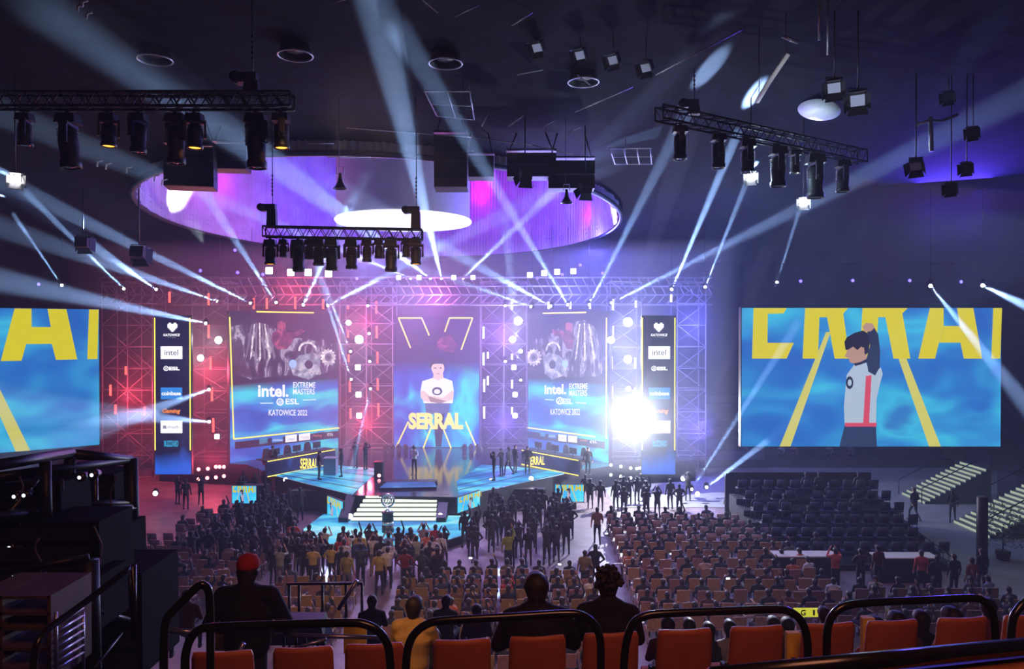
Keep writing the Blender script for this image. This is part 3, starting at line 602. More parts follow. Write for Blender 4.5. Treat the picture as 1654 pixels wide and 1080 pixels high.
def big_panel(label, o, u, w_, Z, L, side):
    S = Screen('event_panel', label, o, u, w_, 8.55+1.6, PANM, .3)
    q = lambda name, pts, m: S.poly(name, [Z(*p) for p in pts], m)
    for nm, pts, m in L['art']: q(nm, pts, m)
    sg = side; cx = (L['art'][2][1][0][0]+L['art'][2][1][1][0])/2
    for k in range(7):
        f = (k-3)/3; x0 = cx+f*46; x1 = cx+f*88; q('picture_ridge', [(x0-5, 235+12*abs(f)), (x0+4, 235+12*abs(f)), (x1+9, 455-10*abs(f)), (x1-3, 480-14*abs(f))], SILV if k % 2 else SILD)
    dx, dy = L['disc']
    q('picture_disc', [(dx+(55 if k % 2 else 42)*math.cos(k*PI/14)*.95, dy+(58 if k % 2 else 44)*math.sin(k*PI/14)) for k in range(28)], SILV)
    q('picture_disc', [(dx+24*math.cos(k*PI/8), dy+26*math.sin(k*PI/8)) for k in range(16)], SILD); q('picture_disc', [(dx+12*math.cos(k*PI/8), dy+13*math.sin(k*PI/8)) for k in range(16)], NAVY)
    gx, gy, s2 = L['arm']
    q('picture_plate', [(gx+s2*a_, gy+b_) for a_, b_ in ((0, 0), (60, -60), (150, -80), (190, -40), (180, 50), (120, 90), (20, 60))], SILG)
    q('picture_plate', [(gx+s2*(118+26*math.cos(k*PI/8)), gy-5+28*math.sin(k*PI/8)) for k in range(16)], HAIR)
    q('picture_glow', [(gx+s2*(18+24*math.cos(k*PI/6)), gy-10+26*math.sin(k*PI/6)) for k in range(12)], led('picture_glow', '9cc0ff', 1.1))
    q('picture_arc', [(gx+s2*(110+60*math.cos(PI+k*PI/8)), gy-90+60*math.sin(PI+k*PI/8)) for k in range(9)]+[(gx+s2*(110+46*math.cos(2*PI-k*PI/8)), gy-90+46*math.sin(2*PI-k*PI/8)) for k in range(9)], SILV)
    for a_, b_ in L['lines']: S.line('edge_line', Z(*a_), Z(*b_), .09, YEL2)
    bx = lambda b: (*Z(b[0], b[1]), *Z(b[2], b[3]))
    S.text('intel.', bx(L['intel']), W_, .03); S.text('EXTREME\nMASTERS', bx(L['em']), W_, .012)
    ring(S, *Z(*L['ring']), 6, W_); S.text('ESL', bx(L['esl']), W_, .02); S.text('KATOWICE 2022', bx(L['kat']), W_, .012)
    for a_, b_ in L['dash']: S.line('rule', Z(*a_), Z(*b_), .05, W_)
    q('sponsor_strip', L['strip'], NAVY)
    for pts, m in L['boxes']: q('panel', pts, m)
    for st, b, m in L['txt']: S.text(st, bx(b), m, .0)
    return S
def B4(x0, y0, x1, y1, dy=0): return [(x0, y0), (x1, y0+dy), (x1, y1+dy), (x0, y1)]
EY = Vector((0, 0, EZ))
la = P(371, 710, 49.6); lb = P(546, 688, 56.0); ud = Vector((lb.x-la.x, lb.y-la.y, 0)); z0 = EZ-9.0
LL = dict(disc=(1112, 450), arm=(870, 500, 1), art=[('picture', [(515, 260), (600, 240), (640, 260), (700, 225), (760, 240), (820, 300), (900, 330), (960, 330), (1040, 350), (1110, 335), (1165, 400), (1170, 520), (1080, 555), (1000, 575), (880, 560), (760, 570), (640, 590), (560, 560), (512, 520)], ART),
               ('picture', [(770, 300), (800, 280), (800, 235), (825, 222), (850, 235), (855, 290), (900, 300), (950, 270), (970, 290), (900, 340), (860, 400), (800, 400), (760, 350)], ARTR),
               ('picture', [(640, 230), (735, 230), (780, 440), (700, 500), (585, 470), (625, 330)], ART),
               ('picture', [(985, 470), (1010, 455), (1040, 480), (1035, 520), (1000, 530), (980, 505)], HAIR)],
     lines=[((495, 200), (518, 958)), ((518, 958), (1180, 888)), ((660, 167), (1018, 173))],
     intel=(668, 618, 858, 697), em=(886, 604, 1025, 680), ring=(804, 727), esl=(838, 706, 922, 742), kat=(732, 774, 972, 812), dash=[((678, 735), (760, 734)), ((944, 716), (1026, 712))],
     strip=[(520, 975), (1170, 905), (1165, 950), (520, 1020)],
     boxes=[(B4(672, 955, 722, 988, -6), CYN), (B4(748, 946, 817, 980, -8), BLU), (B4(832, 934, 903, 978, -8), W_), (B4(916, 926, 986, 968, -8), W_)],
     txt=[('Gaming', (1003, 928, 1058, 946), ORG), ('ESL', (1092, 920, 1132, 936), W_), ('coinbase', (752, 955, 813, 968), W_), ('BLIZZ', (675, 962, 719, 980), NAVY), ('intel', (845, 945, 885, 965), GRY), ('shopify', (925, 935, 975, 958), GRY)])
big_panel('tall blue event panel beside the red scaffolding, silver and dark picture on top', (la.x, la.y, z0), ud, ud.length, Z1, LL, -1)
ra = P(853, 688, 56.0); rb = P(983, 707, 49.6); ud = Vector((rb.x-ra.x, rb.y-ra.y, 0))
LR = dict(disc=(172, 450), arm=(385, 500, -.8), art=[('picture', [(128, 400), (160, 340), (230, 330), (300, 280), (400, 230), (480, 220), (540, 260), (600, 400), (625, 520), (560, 570), (430, 575), (300, 570), (230, 550), (128, 520)], ART),
               ('picture', [(275, 275), (330, 285), (362, 290), (362, 240), (382, 230), (402, 245), (402, 300), (430, 330), (405, 400), (370, 400), (340, 330), (290, 310)], ARTR),
               ('picture', [(440, 240), (530, 250), (575, 440), (520, 520), (470, 500), (425, 430)], ART),
               ('picture', [(232, 480), (260, 468), (280, 500), (260, 530), (235, 520)], HAIR)],
     lines=[((630, 205), (630, 955)), ((128, 886), (560, 943)), ((235, 177), (505, 171))],
     intel=(246, 618, 382, 680), em=(402, 613, 516, 690), ring=(343, 720), esl=(362, 706, 424, 740), kat=(286, 770, 470, 808), dash=[((252, 711), (308, 715)), ((446, 730), (512, 736))],
     strip=[(128, 905), (630, 975), (630, 1020), (128, 945)],
     boxes=[(B4(226, 915, 258, 938, 4), CYN), (B4(278, 922, 326, 948, 6), BLU), (B4(340, 927, 392, 968, 6), W_), (B4(402, 934, 458, 974, 6), W_)],
     txt=[('Gaming', (476, 956, 520, 974), ORG), ('ESL', (542, 966, 586, 982), W_), ('coinbase', (281, 932, 323, 942), W_), ('intel', (350, 940, 380, 958), GRY), ('shopify', (410, 946, 450, 964), GRY)])
big_panel('tall blue event panel beside the dazzling lamp, silver and dark picture on top', (ra.x, ra.y, z0), ud, ud.length, Z3, LR, 1)
# centre screen
CENM = led_noise('centre_blue', [(.30, '1038c0'), (.45, '1460e0'), (.55, '14a8f0'), (.65, '10e8f8'), (.75, '1c70e0')], (.9, .5, 1), .6, 1.05, grad=(1, 5.0, 7.4, '241c58', (.35, .85)))
a = P(636, 722, 56); b = P(774, 722, 56)
S = Screen('centre_screen', 'tall centre stage screen with a player, crossed arms, and yellow name', a, (1, 0, 0), b.x-a.x, P(0, 511, 56).z-a.z, CENM, .3)
q = lambda n, pts, m: S.poly(n, [Z2(*p) for p in pts], m)
q('picture', [(470, 330), (500, 260), (600, 270), (640, 240), (700, 235), (700, 300), (770, 320), (790, 420), (720, 440), (640, 400), (560, 470), (490, 420)], led_noise('dark_picture', [(.3, '141038'), (.55, '2c2050'), (.7, '4a3468')], (1, 1, 1), 1.5, .9, sample=False))
q('picture', [(650, 330), (720, 310), (770, 380), (740, 420), (660, 410), (635, 370)], ARTR)
for a_, b_ in (((400, 205), (545, 205)), ((400, 205), (475, 392)), ((545, 205), (592, 315)), ((718, 205), (862, 205)), ((862, 205), (790, 405)), ((718, 205), (688, 292)), ((462, 850), (385, 1010)), ((602, 890), (553, 1020)), ((678, 890), (730, 1020)), ((818, 850), (887, 1012)), ((440, 1022), (560, 1022)), ((722, 1022), (830, 1022))):
    S.line('edge_line', Z2(*a_), Z2(*b_), .10, YEL2)
q('player_legs', [(618, 780), (690, 780), (668, 1005), (632, 1005)], SLV); q('player_trousers', [(565, 730), (718, 730), (712, 800), (572, 800)], led('display_trouser_grey', '5a6aa8', 1))
q('player_neck', [(622, 540), (676, 540), (684, 588), (648, 600), (614, 588)], SKINL)
q('player_shirt', [(614, 578), (648, 594), (684, 578), (735, 596), (746, 660), (738, 735), (560, 735), (538, 660), (550, 598)], W_)
q('player_arm', [(538, 655), (560, 658), (600, 690), (680, 700), (735, 655), (746, 662), (742, 712), (660, 735), (560, 722), (540, 700)], SKINL)
q('player_arm', [(585, 690), (640, 706), (700, 722), (660, 738), (600, 725)], SKIN)
q('shirt_logo', [(642+32*math.cos(k*PI/10), 660+26*math.sin(k*PI/10)) for k in range(20)], HAIR); q('shirt_logo', [(642+20*math.cos(k*PI/10), 662+15*math.sin(k*PI/10)) for k in range(20)], W_)
q('player_face', [(604, 490), (688, 490), (686, 530), (672, 562), (648, 574), (624, 560), (608, 530)], SKINL)
q('player_hair', [(597, 512), (598, 475), (620, 455), (650, 448), (680, 462), (693, 485), (690, 520), (680, 492), (650, 484), (615, 494), (604, 516)], HAIR)
for ex in (630, 664): q('player_eye', [(ex-7, 514), (ex+7, 512), (ex+7, 519), (ex-7, 520)], HAIR)
q('player_mouth', [(636, 549), (660, 549), (656, 554), (640, 554)], RDD)
S.text('SERRAL', (*Z2(465, 792), *Z2(804, 896)), led('name_yellow', 'ffe87a', 1.25), .055)

# ------------------------------------------------------------------ stage floor
DZ = EZ-9.0; LZ = EZ-10.0
DECK = mat('stage_deck', (.03, .03, .045), .12, spec=.8); FACE = mat('stage_face', (.012, .012, .018), .6, noise_amt=.4, nscale=3)
def deckpt(px, py, z=DZ): d = (EZ-z)*F/(py-HY); return ((px-827)/F*d, d)
outline = [(-24, 58), (-24, 50.5), (-17.5, 49), deckpt(443, 769), deckpt(569, 800), deckpt(741, 803), deckpt(914, 764), (7, 49), (12.5, 50.5), (12.5, 58)]
t = thing('stage', 'dark glossy stage with angled wings in front of the screens', 'stage', (0, 0, 0))
MB().prism(outline, 0, DZ-.04).build('stage_riser', FACE, t); MB().prism(outline, DZ-.04, DZ).build('deck', DECK, t)
FLB = led_noise('led_floor', [(.30, '1a5ab8'), (.45, '2a90d8'), (.56, '50d0f4'), (.66, 'a0ecfa'), (.8, '2f86d8')], (.5, .9, 1), .5, .85)
def ledfloor(label, poly, lines, z):
    t = thing('led_floor', label, 'stage floor', (0, 0, 0)); MB().prism(poly, z+.003, z+.035).build('lit_surface', FLB, t)
    for a, b in lines:
        a = Vector(a); b = Vector(b); dd = (b-a).normalized(); q = Vector((-dd.y, dd.x))*.05
        MB().prism([tuple(a+q), tuple(a-q), tuple(b-q), tuple(b+q)], z+.035, z+.042).build('seam', FACE, t)
    return t
D = deckpt
ledfloor('bright blue lit floor of the wing before the desk between the red towers', [D(446, 768), D(569, 798.5), D(614, 758), D(530, 751)], [(D(465, 763), D(590, 780)), (D(490, 758.5), D(603, 769)), (D(512, 754.5), D(609, 763)), (D(452, 767), D(578, 790))], DZ)
ledfloor('bright blue lit floor of the wing before the desk by the dazzling lamp', [D(741, 801.5), D(911, 764), D(840, 755), D(778, 751), D(737, 778)], [(D(739, 793), D(885, 760)), (D(738, 785), D(862, 758)), (D(745, 774), D(845, 755.5)), (D(757, 766), D(815, 754))], DZ)
for lab, pts in (('thin lit sill along the wing before the red-side desk', (D(446, 768.5), D(569, 799))), ('thin lit sill along the wing before the blue-side desk', (D(741, 802), D(911, 764.5)))):
    (x0, y0), (x1, y1) = pts
    tag(MB().tube([(x0, y0-.03, DZ-.02), (x1, y1-.03, DZ-.02)], .03, 5).build('edge_light', led('sill_light', '9fc8ff', 1.4)), lab, 'light strip')
# central lit runway and step front
t = thing('stage_step', 'glossy centre step with a blue lit top before the main screen', 'stage step', (0, 0, 0))
rp = [D(612, 792), D(705, 790), D(700, 777), D(628, 779)]
MB().prism(rp, DZ+.002, DZ+.12).build('step_body', DECK, t); MB().prism(rp, DZ+.12, DZ+.13).build('step_top', led_noise('runway_blue', [(.3, '2450a8'), (.55, '3c78d0'), (.7, '5aa0e8')], (1, 1, 1), .6, .7, sample=False), t)
# lit steps
t = thing('stage_steps', 'brightly lit white steps leading up to the stage centre', 'steps', (0, 0, 0))
STEPW = led('step_light', 'e6f4e4', 1.15, True); STEPD = mat('step_dark', (.08, .09, .1), .3)
xa, xb = (570-827)/F*39, (706-827)/F*39.2
for k in range(6):
    zt = LZ+(DZ-LZ)*(k+1)/6.0; y0 = 38.4+k*.30; ins = .10*k
    MB().box(((xa+xb)/2+ins*.4, y0+.5, (LZ+zt)/2-.03), (xb-xa-ins*1.1, 1.0, zt-LZ-.06)).build('step_body', STEPD, t)
    MB().box(((xa+xb)/2+ins*.4, y0+.12, zt-.035), (xb-xa-ins*1.1, .26, .05)).build('step_light', STEPW, t)
    MB().box(((xa+xb)/2+ins*.4, y0-.01, zt-.09), (xb-xa-ins*1.1, .03, .045)).build('step_light', STEPW, t)
for sx, lab in ((xa-.35, 'dark slanting cheek of the steps nearer the red scaffolds'), (xb+.3, 'dark slanting cheek of the steps nearer the blue scaffolds')):
    tag(MB().prism([(38.2, LZ), (38.2, LZ+.25), (40.2, DZ+.02), (40.2, LZ)], -.25, .25, Matrix.Translation((sx, 0, 0)) @ Matrix(((0, 0, 1, 0), (1, 0, 0, 0), (0, 1, 0, 0), (0, 0, 0, 1)))).build('stair_side', FACE), lab, 'stair side')
t = thing('lower_platform', 'low blue lit platform in front of the bright steps', 'stage', (0, 0, 0))
lp = [(-10.2, 39.8)]+[(-6.2+4.4*math.cos(PI+a), 38.4-4.6*math.sin(a)**.8) for a in [k*PI/12 for k in range(1, 12)]]+[(-2.2, 39.8)]
MB().prism(lp[::-1], 0, LZ-.01).build('platform_body', FACE, t); MB().prism([(x*.985-.1, y+.08) for x, y in lp[::-1]], LZ-.01, LZ+.01).build('lit_surface', FLB, t)
# trophy on its pedestal
tp = P(626, 862, 36.4); tp.z = LZ+.01
t = thing('trophy_pedestal', 'dark round pedestal with a silver band before the steps', 'pedestal', tp)
MB().lathe([(.29, 0), (.29, .35)], 24).build('base', BLACKP, t); MB().lathe([(.28, .35), (.28, .52)], 24).build('band', ALU, t); MB().lathe([(.28, .52), (.27, .92), (.3, .93), (.3, .98)], 24).build('column', BLACKP, t)
t = thing('trophy', 'silver ring shaped trophy standing on the dark pedestal', 'trophy', tp+Vector((0, 0, .985)))
CH = mat('chrome', (.8, .82, .85), .15, 1)
MB().lathe([(.18, 0), (.16, .06), (.07, .12), (.05, .28)], 20).build('foot', CH, t)
mb = MB(); mb.tube([(.3*math.cos(k*PI/12), 0, .56+.3*math.sin(k*PI/12)) for k in range(24)], .045, 8, True); mb.tube([(.19*math.cos(k*PI/12), 0, .56+.19*math.sin(k*PI/12)) for k in range(24)], .022, 6, True)
for a_ in range(3): mb.tube([(-.18+.12*a_, 0, .42), (-.08+.14*a_, 0, .72)], .025, 6)
mb.build('ring', CH, t)
lamp('SPOT', (tp.x-.5, 33, 8), 900, (1, 1, 1), tp+Vector((0, 0, 1.2)), .1, 18, .5, 'trophy_spot')
# small monitors in front of the stage
def monitor(label, quad, d0, d1):
    (x0, y0), (x1, y1) = quad
    a = P(x0, y1, d0); b = P(x1, y1, d1); u = Vector((b.x-a.x, b.y-a.y, 0)); h = P(x0, y0, d0).z-a.z
    S = Screen('monitor', label, a, u, u.length, h, FEEDS, .1, 'monitor')
    feed(S, lambda x, y: ((x-303)/(1540-303)*S.w, S.h*(1-(y-402)/(1053-402))))
    MB().box((S.w/2, -a.z/2-.05, -.15), (S.w*.5, max(.1, a.z-.1), .1)).build('stand', BLACKP, S.t)
FEEDS = led_noise('feed_small', [(.30, '2a9ae8'), (.5, '40c8f4'), (.65, 'a8e8ff')], (.8, .8, 1), .8, 1.1)
monitor('small bright monitor below the red-lit wing, cyan player picture', ((374, 785), (413, 813)), 42.5, 42.5); monitor('small bright monitor below the blue-lit wing, pale player picture', ((897, 783), (943, 810)), 42.5, 42.5)
monitor('slanted monitor beside the bright steps, on the red scaffold side', ((528, 801), (553, 832)), 40.3, 38.9); monitor('slanted monitor beside the bright steps, on the blue scaffold side', ((739, 804), (775, 829)), 38.9, 40.6)
# desks with computers
def desk(label, A, B, text_box, l1, l2, Zf, dl):
    A = Vector((*A, DZ)); B = Vector((*B, DZ)); u = (B-A)
    S = Screen('player_desk', label, A, u, u.length, .98, led_noise('desk_front', [(.35, '14163c'), (.6, '1f2a60'), (.8, '2c4a98')], (1, 1, 1), .8, .9, sample=False), .08, 'desk')
    L = u.length
    MB().box((L/2, .98, -.5), (L, .06, 1.0)).build('desktop', BLACKP, S.t)
    MB().box((L/2, .95, .03), (L*.98, .05, .03)).build('edge_line', YEL2, S.t); MB().box((L/2, .03, .03), (L*.98, .05, .03)).build('edge_line', YEL2, S.t)
    S.text('SERRAL', text_box, YEL2, .02, shear=.1)
    for k in range(3):
        x = L*(.2+.3*k)
        w2 = S.t.matrix_world @ Vector((x, 1.012, -.55)); rz = math.atan2(u.y, u.x)
        m = thing('computer_monitor', 'dark computer monitor standing on the %s' % dl, 'monitor', w2, (0, 0, rz), 'computer monitors on the %s' % dl)
        MB().box((0, 0, .34), (.62, .04, .38)).build('screen', BLACKP, m); MB().box((0, 0, .08), (.06, .04, .16)).build('neck', BLACKP, m); MB().box((0, 0, .008), (.26, .2, .015)).build('foot', BLACKP, m)
        w3 = S.t.matrix_world @ Vector((x+.05, 0, -1.25)); w3.z = DZ
        ch = thing('gaming_chair', 'high backed black gaming chair behind the %s' % dl, 'chair', w3, (0, 0, rz), 'gaming chairs behind the %s' % dl)
        MB().box((0, 0, .5), (.52, .5, .12), top=.95).build('seat', BLACKP, ch); MB().prism([(-.25, .5), (-.3, .8), (-.22, 1.3), (-.13, 1.45), (.13, 1.45), (.22, 1.3), (.3, .8), (.25, .5)], -.05, .06, Matrix.Translation((0, .28, 0)) @ Matrix.Rotation(PI/2, 4, 'X')).build('backrest', BLACKP, ch)
        MB().lathe([(.04, 0.08), (.04, .45)], 8).build('gas_lift', STEEL, ch)
        mb = MB()
        for j in range(5): mb.tube([(0, 0, .1), (.3*math.cos(j*1.257), .3*math.sin(j*1.257), .05)], .025, 6)
        mb.build('base', STEEL, ch)
    return S
desk('angled desk with yellow lines and name, red scaffold side', deckpt(430, 771), deckpt(541, 749), (484, 740, 512, 757), 0, 0, 0, 'red-side desk')
desk('angled desk with yellow lines and name, dazzling lamp side', deckpt(842, 750), deckpt(936, 769), (853, 737, 880, 751), 0, 0, 0, 'blue-side desk')
pl = thing('plinth', 'pale grey box plinth on the red-side wing of the stage', 'plinth', (*deckpt(534, 767), DZ+.036)); MB().box((0, 0, .5), (.75, .7, 1.0)).build('body', mat('plinth_grey', (.4, .42, .5), .5), pl); MB().box((0, 0, 1.02), (.8, .75, .05)).build('top', ALU, pl)

# ------------------------------------------------------------------ scaffold towers, roof truss, light tubes
def tower(x0, x1, d, top, label, depth=2.0, bot=None):
    a = P(x0, 600, d); b = P(x1, 600, d); zt = P(0, top, d).z; zb = 0 if bot is None else bot
    t = thing('scaffold_tower', label, 'scaffold', (0, 0, 0)); nx = max(1, round((b.x-a.x)/1.7))
    xs = [a.x+(b.x-a.x)*i/nx for i in range(nx+1)]
    for x in xs:
        for y in (d, d+depth): MB().tube([(x, y, zb), (x, y, zt)], .045, 6).build('standard', SCAF, t)
    nz = int((zt-zb)/1.5); hz = (zt-zb)/nz
    for k in range(nz+1):
        z = zb+k*hz; mbL = MB()
        for y in (d, d+depth): mbL.tube([(a.x, y, z), (b.x, y, z)], .035, 5)
        for x in xs: mbL.tube([(x, d, z), (x, d+depth, z)], .035, 5)
        mbL.build('ledger_frame', SCAF, t)
        if k < nz:
            for i in range(nx):
                p, q = (xs[i], xs[i+1]) if (k+i) % 2 else (xs[i+1], xs[i])
                MB().tube([(p, d-.02, z), (q, d-.02, z+hz)], .03, 5).build('brace', SCAF, t)
                MB().tube([(q, d+depth, z), (p, d+depth, z+hz)], .03, 5).build('brace', SCAF, t)
    return t
tower(165, 246, 52, 455, 'red lit scaffold tower at the outer end, beside the cut-off screen'); tower(310, 368, 51.5, 455, 'red lit scaffold tower between the sponsor banner and the event panel')
tower(549, 634, 55, 455, 'red lit scaffold tower between the event panel and centre screen'); tower(776, 851, 55, 455, 'violet lit scaffold tower between the centre screen and event panel')
tower(986, 1036, 51.5, 455, 'blue lit scaffold tower behind the dazzling lamp'); tower(1094, 1140, 52, 455, 'blue lit scaffold tower just past the sponsor banner')
mb = MB()
for dd in (52.5, 55.0):
    for yy in (448, 462, 476, 492):
        a = P(160, yy, dd); b = P(1150, yy, dd); mb.tube([a, b], .07, 6)
    for k in range(66):
        x = 160+k*15; mb.tube([P(x, 448, dd), P(x+15, 476, dd)], .04, 5); mb.tube([P(x+15, 476, dd), P(x, 492, dd)], .04, 5)
for k in range(34):
    x = 160+k*30; mb.tube([P(x, 448, 52.5), P(x, 448, 55)+Vector((0, 0, 0))], .04, 5)
tag(mb.build('roof_truss', SCAF), 'long scaffold truss spanning above all the stage screens, red to blue', 'truss')
tag(MB().box((P(655, 0, 58.5).x, 59, 6.6), (38, .15, 13.2)).build('backdrop_cloth', mat('backdrop_black', (.05, .045, .06), .8, noise_amt=.4, nscale=.6)), 'dark cloth backdrop behind the scaffold towers and screens', 'backdrop')
TR = led('tube_red', 'ff5a50', 2.2); TW = led('tube_white', 'dcd8ff', 2.0); TC = mat('tube_cap', (.05, .05, .05))
def py_top(y): return y < 495
def light_tube(px, y0, y1, d, m, label, group):
    a = P(px, y1, d); h = P(px, y0, d).z-a.z; t = thing('light_tube', label, 'light tube', a, group=group)
    MB().lathe([(.075, .05), (.075, h-.05)], 8).build('tube', m, t)
    T_ = (52.6 if py_top(y0) else 55.1 if 545 < px < 855 else 51.6)-d
    if T_ > 0: MB().tube([(0, 0, h*.9), (0, T_, h*.9)], .02, 5).build('bracket', STEEL, t)
    for z in (0, h-.05): MB().lathe([(.085, z), (.085, z+.05)], 8).build('cap', TC, t)
G = 'red light tubes on the scaffolding'; LB = 'glowing red vertical light tube on the scaffolding'
for x, y0, y1, d in [(274, 470, 490, 51), (337, 472, 494, 51), (410, 480, 500, 52), (431, 480, 500, 52), (477, 478, 500, 52), (522, 482, 500, 52), (337, 523, 547, 51), (340, 574, 598, 51), (342, 624, 649, 51), (344, 674, 699, 51),
                     (608, 485, 507, 54), (608.5, 525, 547, 54), (609.5, 567, 588, 54), (610, 610, 631, 54), (611, 650, 673, 54), (562, 492, 500, 54), (562, 533, 546, 54), (563, 571, 585, 54), (565, 614, 634, 54), (566, 658, 677, 54), (203, 590, 606, 51.5), (178, 620, 640, 51.5), (186, 652, 670, 51.5), (233, 655, 672, 51.5)]:
    light_tube(x, y0, y1, d, TR, LB, G)
G = 'white light tubes on the blue scaffolding'; LB = 'thin white vertical light tube on the violet and blue scaffolding'
for x, y0, y1, d in [(781, 526, 548, 54), (781, 568, 591, 54), (782, 611, 634, 54), (782, 655, 677, 54), (788, 567, 580, 54), (788, 606, 623, 54), (827, 486, 501, 54), (827, 570, 582, 54), (827, 612, 628, 54), (827, 656, 670, 54),
                     (990, 525, 545, 51), (988, 574, 597, 51), (989, 622, 645, 51), (986, 668, 690, 51), (1026, 576, 597, 51), (1026, 624, 648, 51), (1027, 484, 498, 51), (1084, 474, 489, 51), (990, 482, 502, 51), (953, 482, 500, 52), (921, 486, 500, 52), (886, 486, 500, 52)]:
    light_tube(x, y0, y1, d, TW, LB, G)
# square blinder lamps
SQ = led('blinder_face', 'ffffff', 6)
def blinder(px, py, d, s, label, group, m=SQ):
    t = thing('blinder_lamp', label, 'stage light', P(px, py, d), group=group)
    MB().box((0, .1, 0), (s, .2, s)).build('housing', BLACKP, t); mb = MB()
    T_ = (52.6 if py < 495 else 55.1 if 545 < px < 855 else 51.6)-d; MB().tube([(0, .1, 0), (0, max(T_, .3), 0)], .025, 5).build('bracket', STEEL, t)
    mb.prism([(x*s*.46, y*s*.46) for x, y in ((-1, -.8), (-.8, -1), (.8, -1), (1, -.8), (1, .8), (.8, 1), (-.8, 1), (-1, .8))], 0, .02, Matrix.Rotation(PI/2, 4, 'X')); mb.build('lamp_face', m, t)
for x, y in ((435, 437), (470, 440), (498, 440), (531, 442)): blinder(x, y, 51.9, .52, 'large square white lamp on the roof truss above the red event panel', 'square lamps above the red side panel')
for x, y in ((856, 444), (879, 441), (900, 439), (926, 438)): blinder(x, y, 51.9, .42, 'square white lamp on the roof truss above the blue side event panel', 'square lamps above the blue side panel')
for x, y in ((644, 448), (677, 448), (733, 448), (764, 448)): blinder(x, y, 51.9, .34, 'small square white lamp on the roof truss above the centre screen', 'square lamps above the centre screen')
for x, y in ((578, 593), (579, 637), (580, 671)): blinder(x, y, 54, .42, 'square white lamp on the red tower beside the centre screen', 'square lamps on the red tower')
for x, y in ((830, 593), (832, 637), (832, 671)): blinder(x, y, 54, .38, 'square white lamp on the violet tower beside the centre screen', 'square lamps on the violet tower')
blinder(350, 705, 48.5, .34, 'lone square white lamp low beside the red event panel', None); blinder(1004, 705, 48.5, .42, 'lone square white lamp just under the dazzling lamp', None)
# dazzling round lamps with haze glowing around them
DAZ = led('dazzle_face', 'ffffff', 30)
def dazzle(px, py, d, r, e, gr, label, col=(.8, .85, 1)):
    p = P(px, py, d); t = thing('spotlight', label, 'stage light', p)
    MB().lathe([(.05, .45), (r*.9, .35), (r, .05), (r*1.1, 0), (r, 0), (r*.9, .02)], 20, Matrix.Rotation(-PI/2, 4, 'X')).build('housing', BLACKP, t)
    MB().lathe([(r*.95, -.02), (r*.5, -.05), (.01, -.06)], 20, Matrix.Rotation(-PI/2, 4, 'X')).build('lens', DAZ, t)
    T_ = (55.1 if 545 < px < 855 else 51.6)-d; MB().tube([(0, .3, 0), (0, max(T_, .6), 0)], .03, 5).build('mounting_arm', STEEL, t)
    q = p-Vector((0, .45, 0)); lamp('POINT', q, e*.45, col, size=.08, name='dazzle_light')
for x, y, d, r, e, g, lab in ((1020, 675, 45.5, .45, 13000, 4.2, 'most dazzling lamp of all, low between event panel and banner'), (1014, 520, 48, .3, 700, 2.0, 'dazzling lamp high between the blue event panel and sponsor banner'),
                         (1014, 580, 48, .27, 500, 1.7, 'dazzling lamp midway between the blue event panel and sponsor banner'), (1015, 628, 48.5, .16, 60, .8, 'small bright lamp between two dazzling ones by the blue banner'),
                         (987, 549, 49, .24, 300, 1.4, 'dazzling lamp at the outer edge of the blue event panel'), (837, 518, 53, .3, 600, 2.0, 'dazzling lamp at the upper inner corner of the blue event panel'),
                         (828, 548, 53, .24, 260, 1.3, 'dazzling lamp on the violet tower under a brighter one'), (580, 548, 53, .3, 450, 1.8, 'dazzling lamp on the red tower beside the centre screen'),
                         (324, 578, 49, .22, 160, 1.2, 'dazzling white lamp on the red tower by the sponsor banner'), (353, 549, 49, .24, 260, 1.4, 'dazzling lamp at the outer edge of the red event panel'),
                         (563, 521, 52, .18, 60, .6, 'bright lamp high on the red tower where a beam starts'), (841, 567, 53, .14, 40, .5, 'small bright lamp at the inner edge of the blue event panel')):
    dazzle(x, y, d, r, e, g, lab)
# little round lamps at the stage foot
LF = {}
def spot_dot(px, py, d, r, m, label, group):
    t = thing('floor_lamp_head', label, 'stage light', P(px, py, d), group=group)
    MB().lathe([(r*.6, .22), (r, .12), (r, 0)], 10, Matrix.Rotation(-PI/2, 4, 'X')).build('housing', BLACKP, t); MB().lathe([(r*.9, -.01), (.01, -.03)], 10, Matrix.Rotation(-PI/2, 4, 'X')).build('lens', m, t)
    return t
RL = led('lamp_red', 'ff9aa0', 4); WL = led('lamp_white_small', 'ffffff', 6); BL = led('lamp_blue', '5a4cff', 5)
for x, y in ((320, 758), (335, 757), (348, 754), (354, 754), (361, 754), (320, 774), (334, 772), (348, 771), (361, 769)): spot_dot(x, y, 47, .13, RL, 'small pinkish red lamp at the foot of the red scaffolding', 'red lamps at the stage foot')
for x, y in ((987, 751), (1003, 753.5), (1019, 756), (1029, 757), (1034, 756), (987, 767), (1003, 769.5), (1019, 772), (1029, 772)): spot_dot(x, y, 47, .10, WL, 'small white lamp at the foot of the blue scaffolding', 'white lamps at the stage foot')
for x in (324, 384, 448, 579, 592): pass
for x, y in ((324, 437), (384, 440), (380, 404), (425, 443), (577, 450), (63, 459), (868, 449), (908, 443), (973, 441), (1293, 454), (1377, 453), (1469, 453), (1552, 455), (937, 428)): spot_dot(x, y, 50, .12, BL, 'tiny blue violet lamp on the dark rig under the roof', 'tiny blue lamps under the roof')
for x, y, d in ((1096, 797, 44), (1127, 798, 44), (1104, 773, 44.9), (250, 797, 41.8), (565, 834, 38.5), (711, 833, 38.5), (461, 775, 44.5), (495, 777, 44.3), (793, 777, 44), (858, 773, 44)): spot_dot(x, y, d, .16, WL, 'bright round white lamp standing at the stage edge near the crowd', 'white lamps along the stage edge')
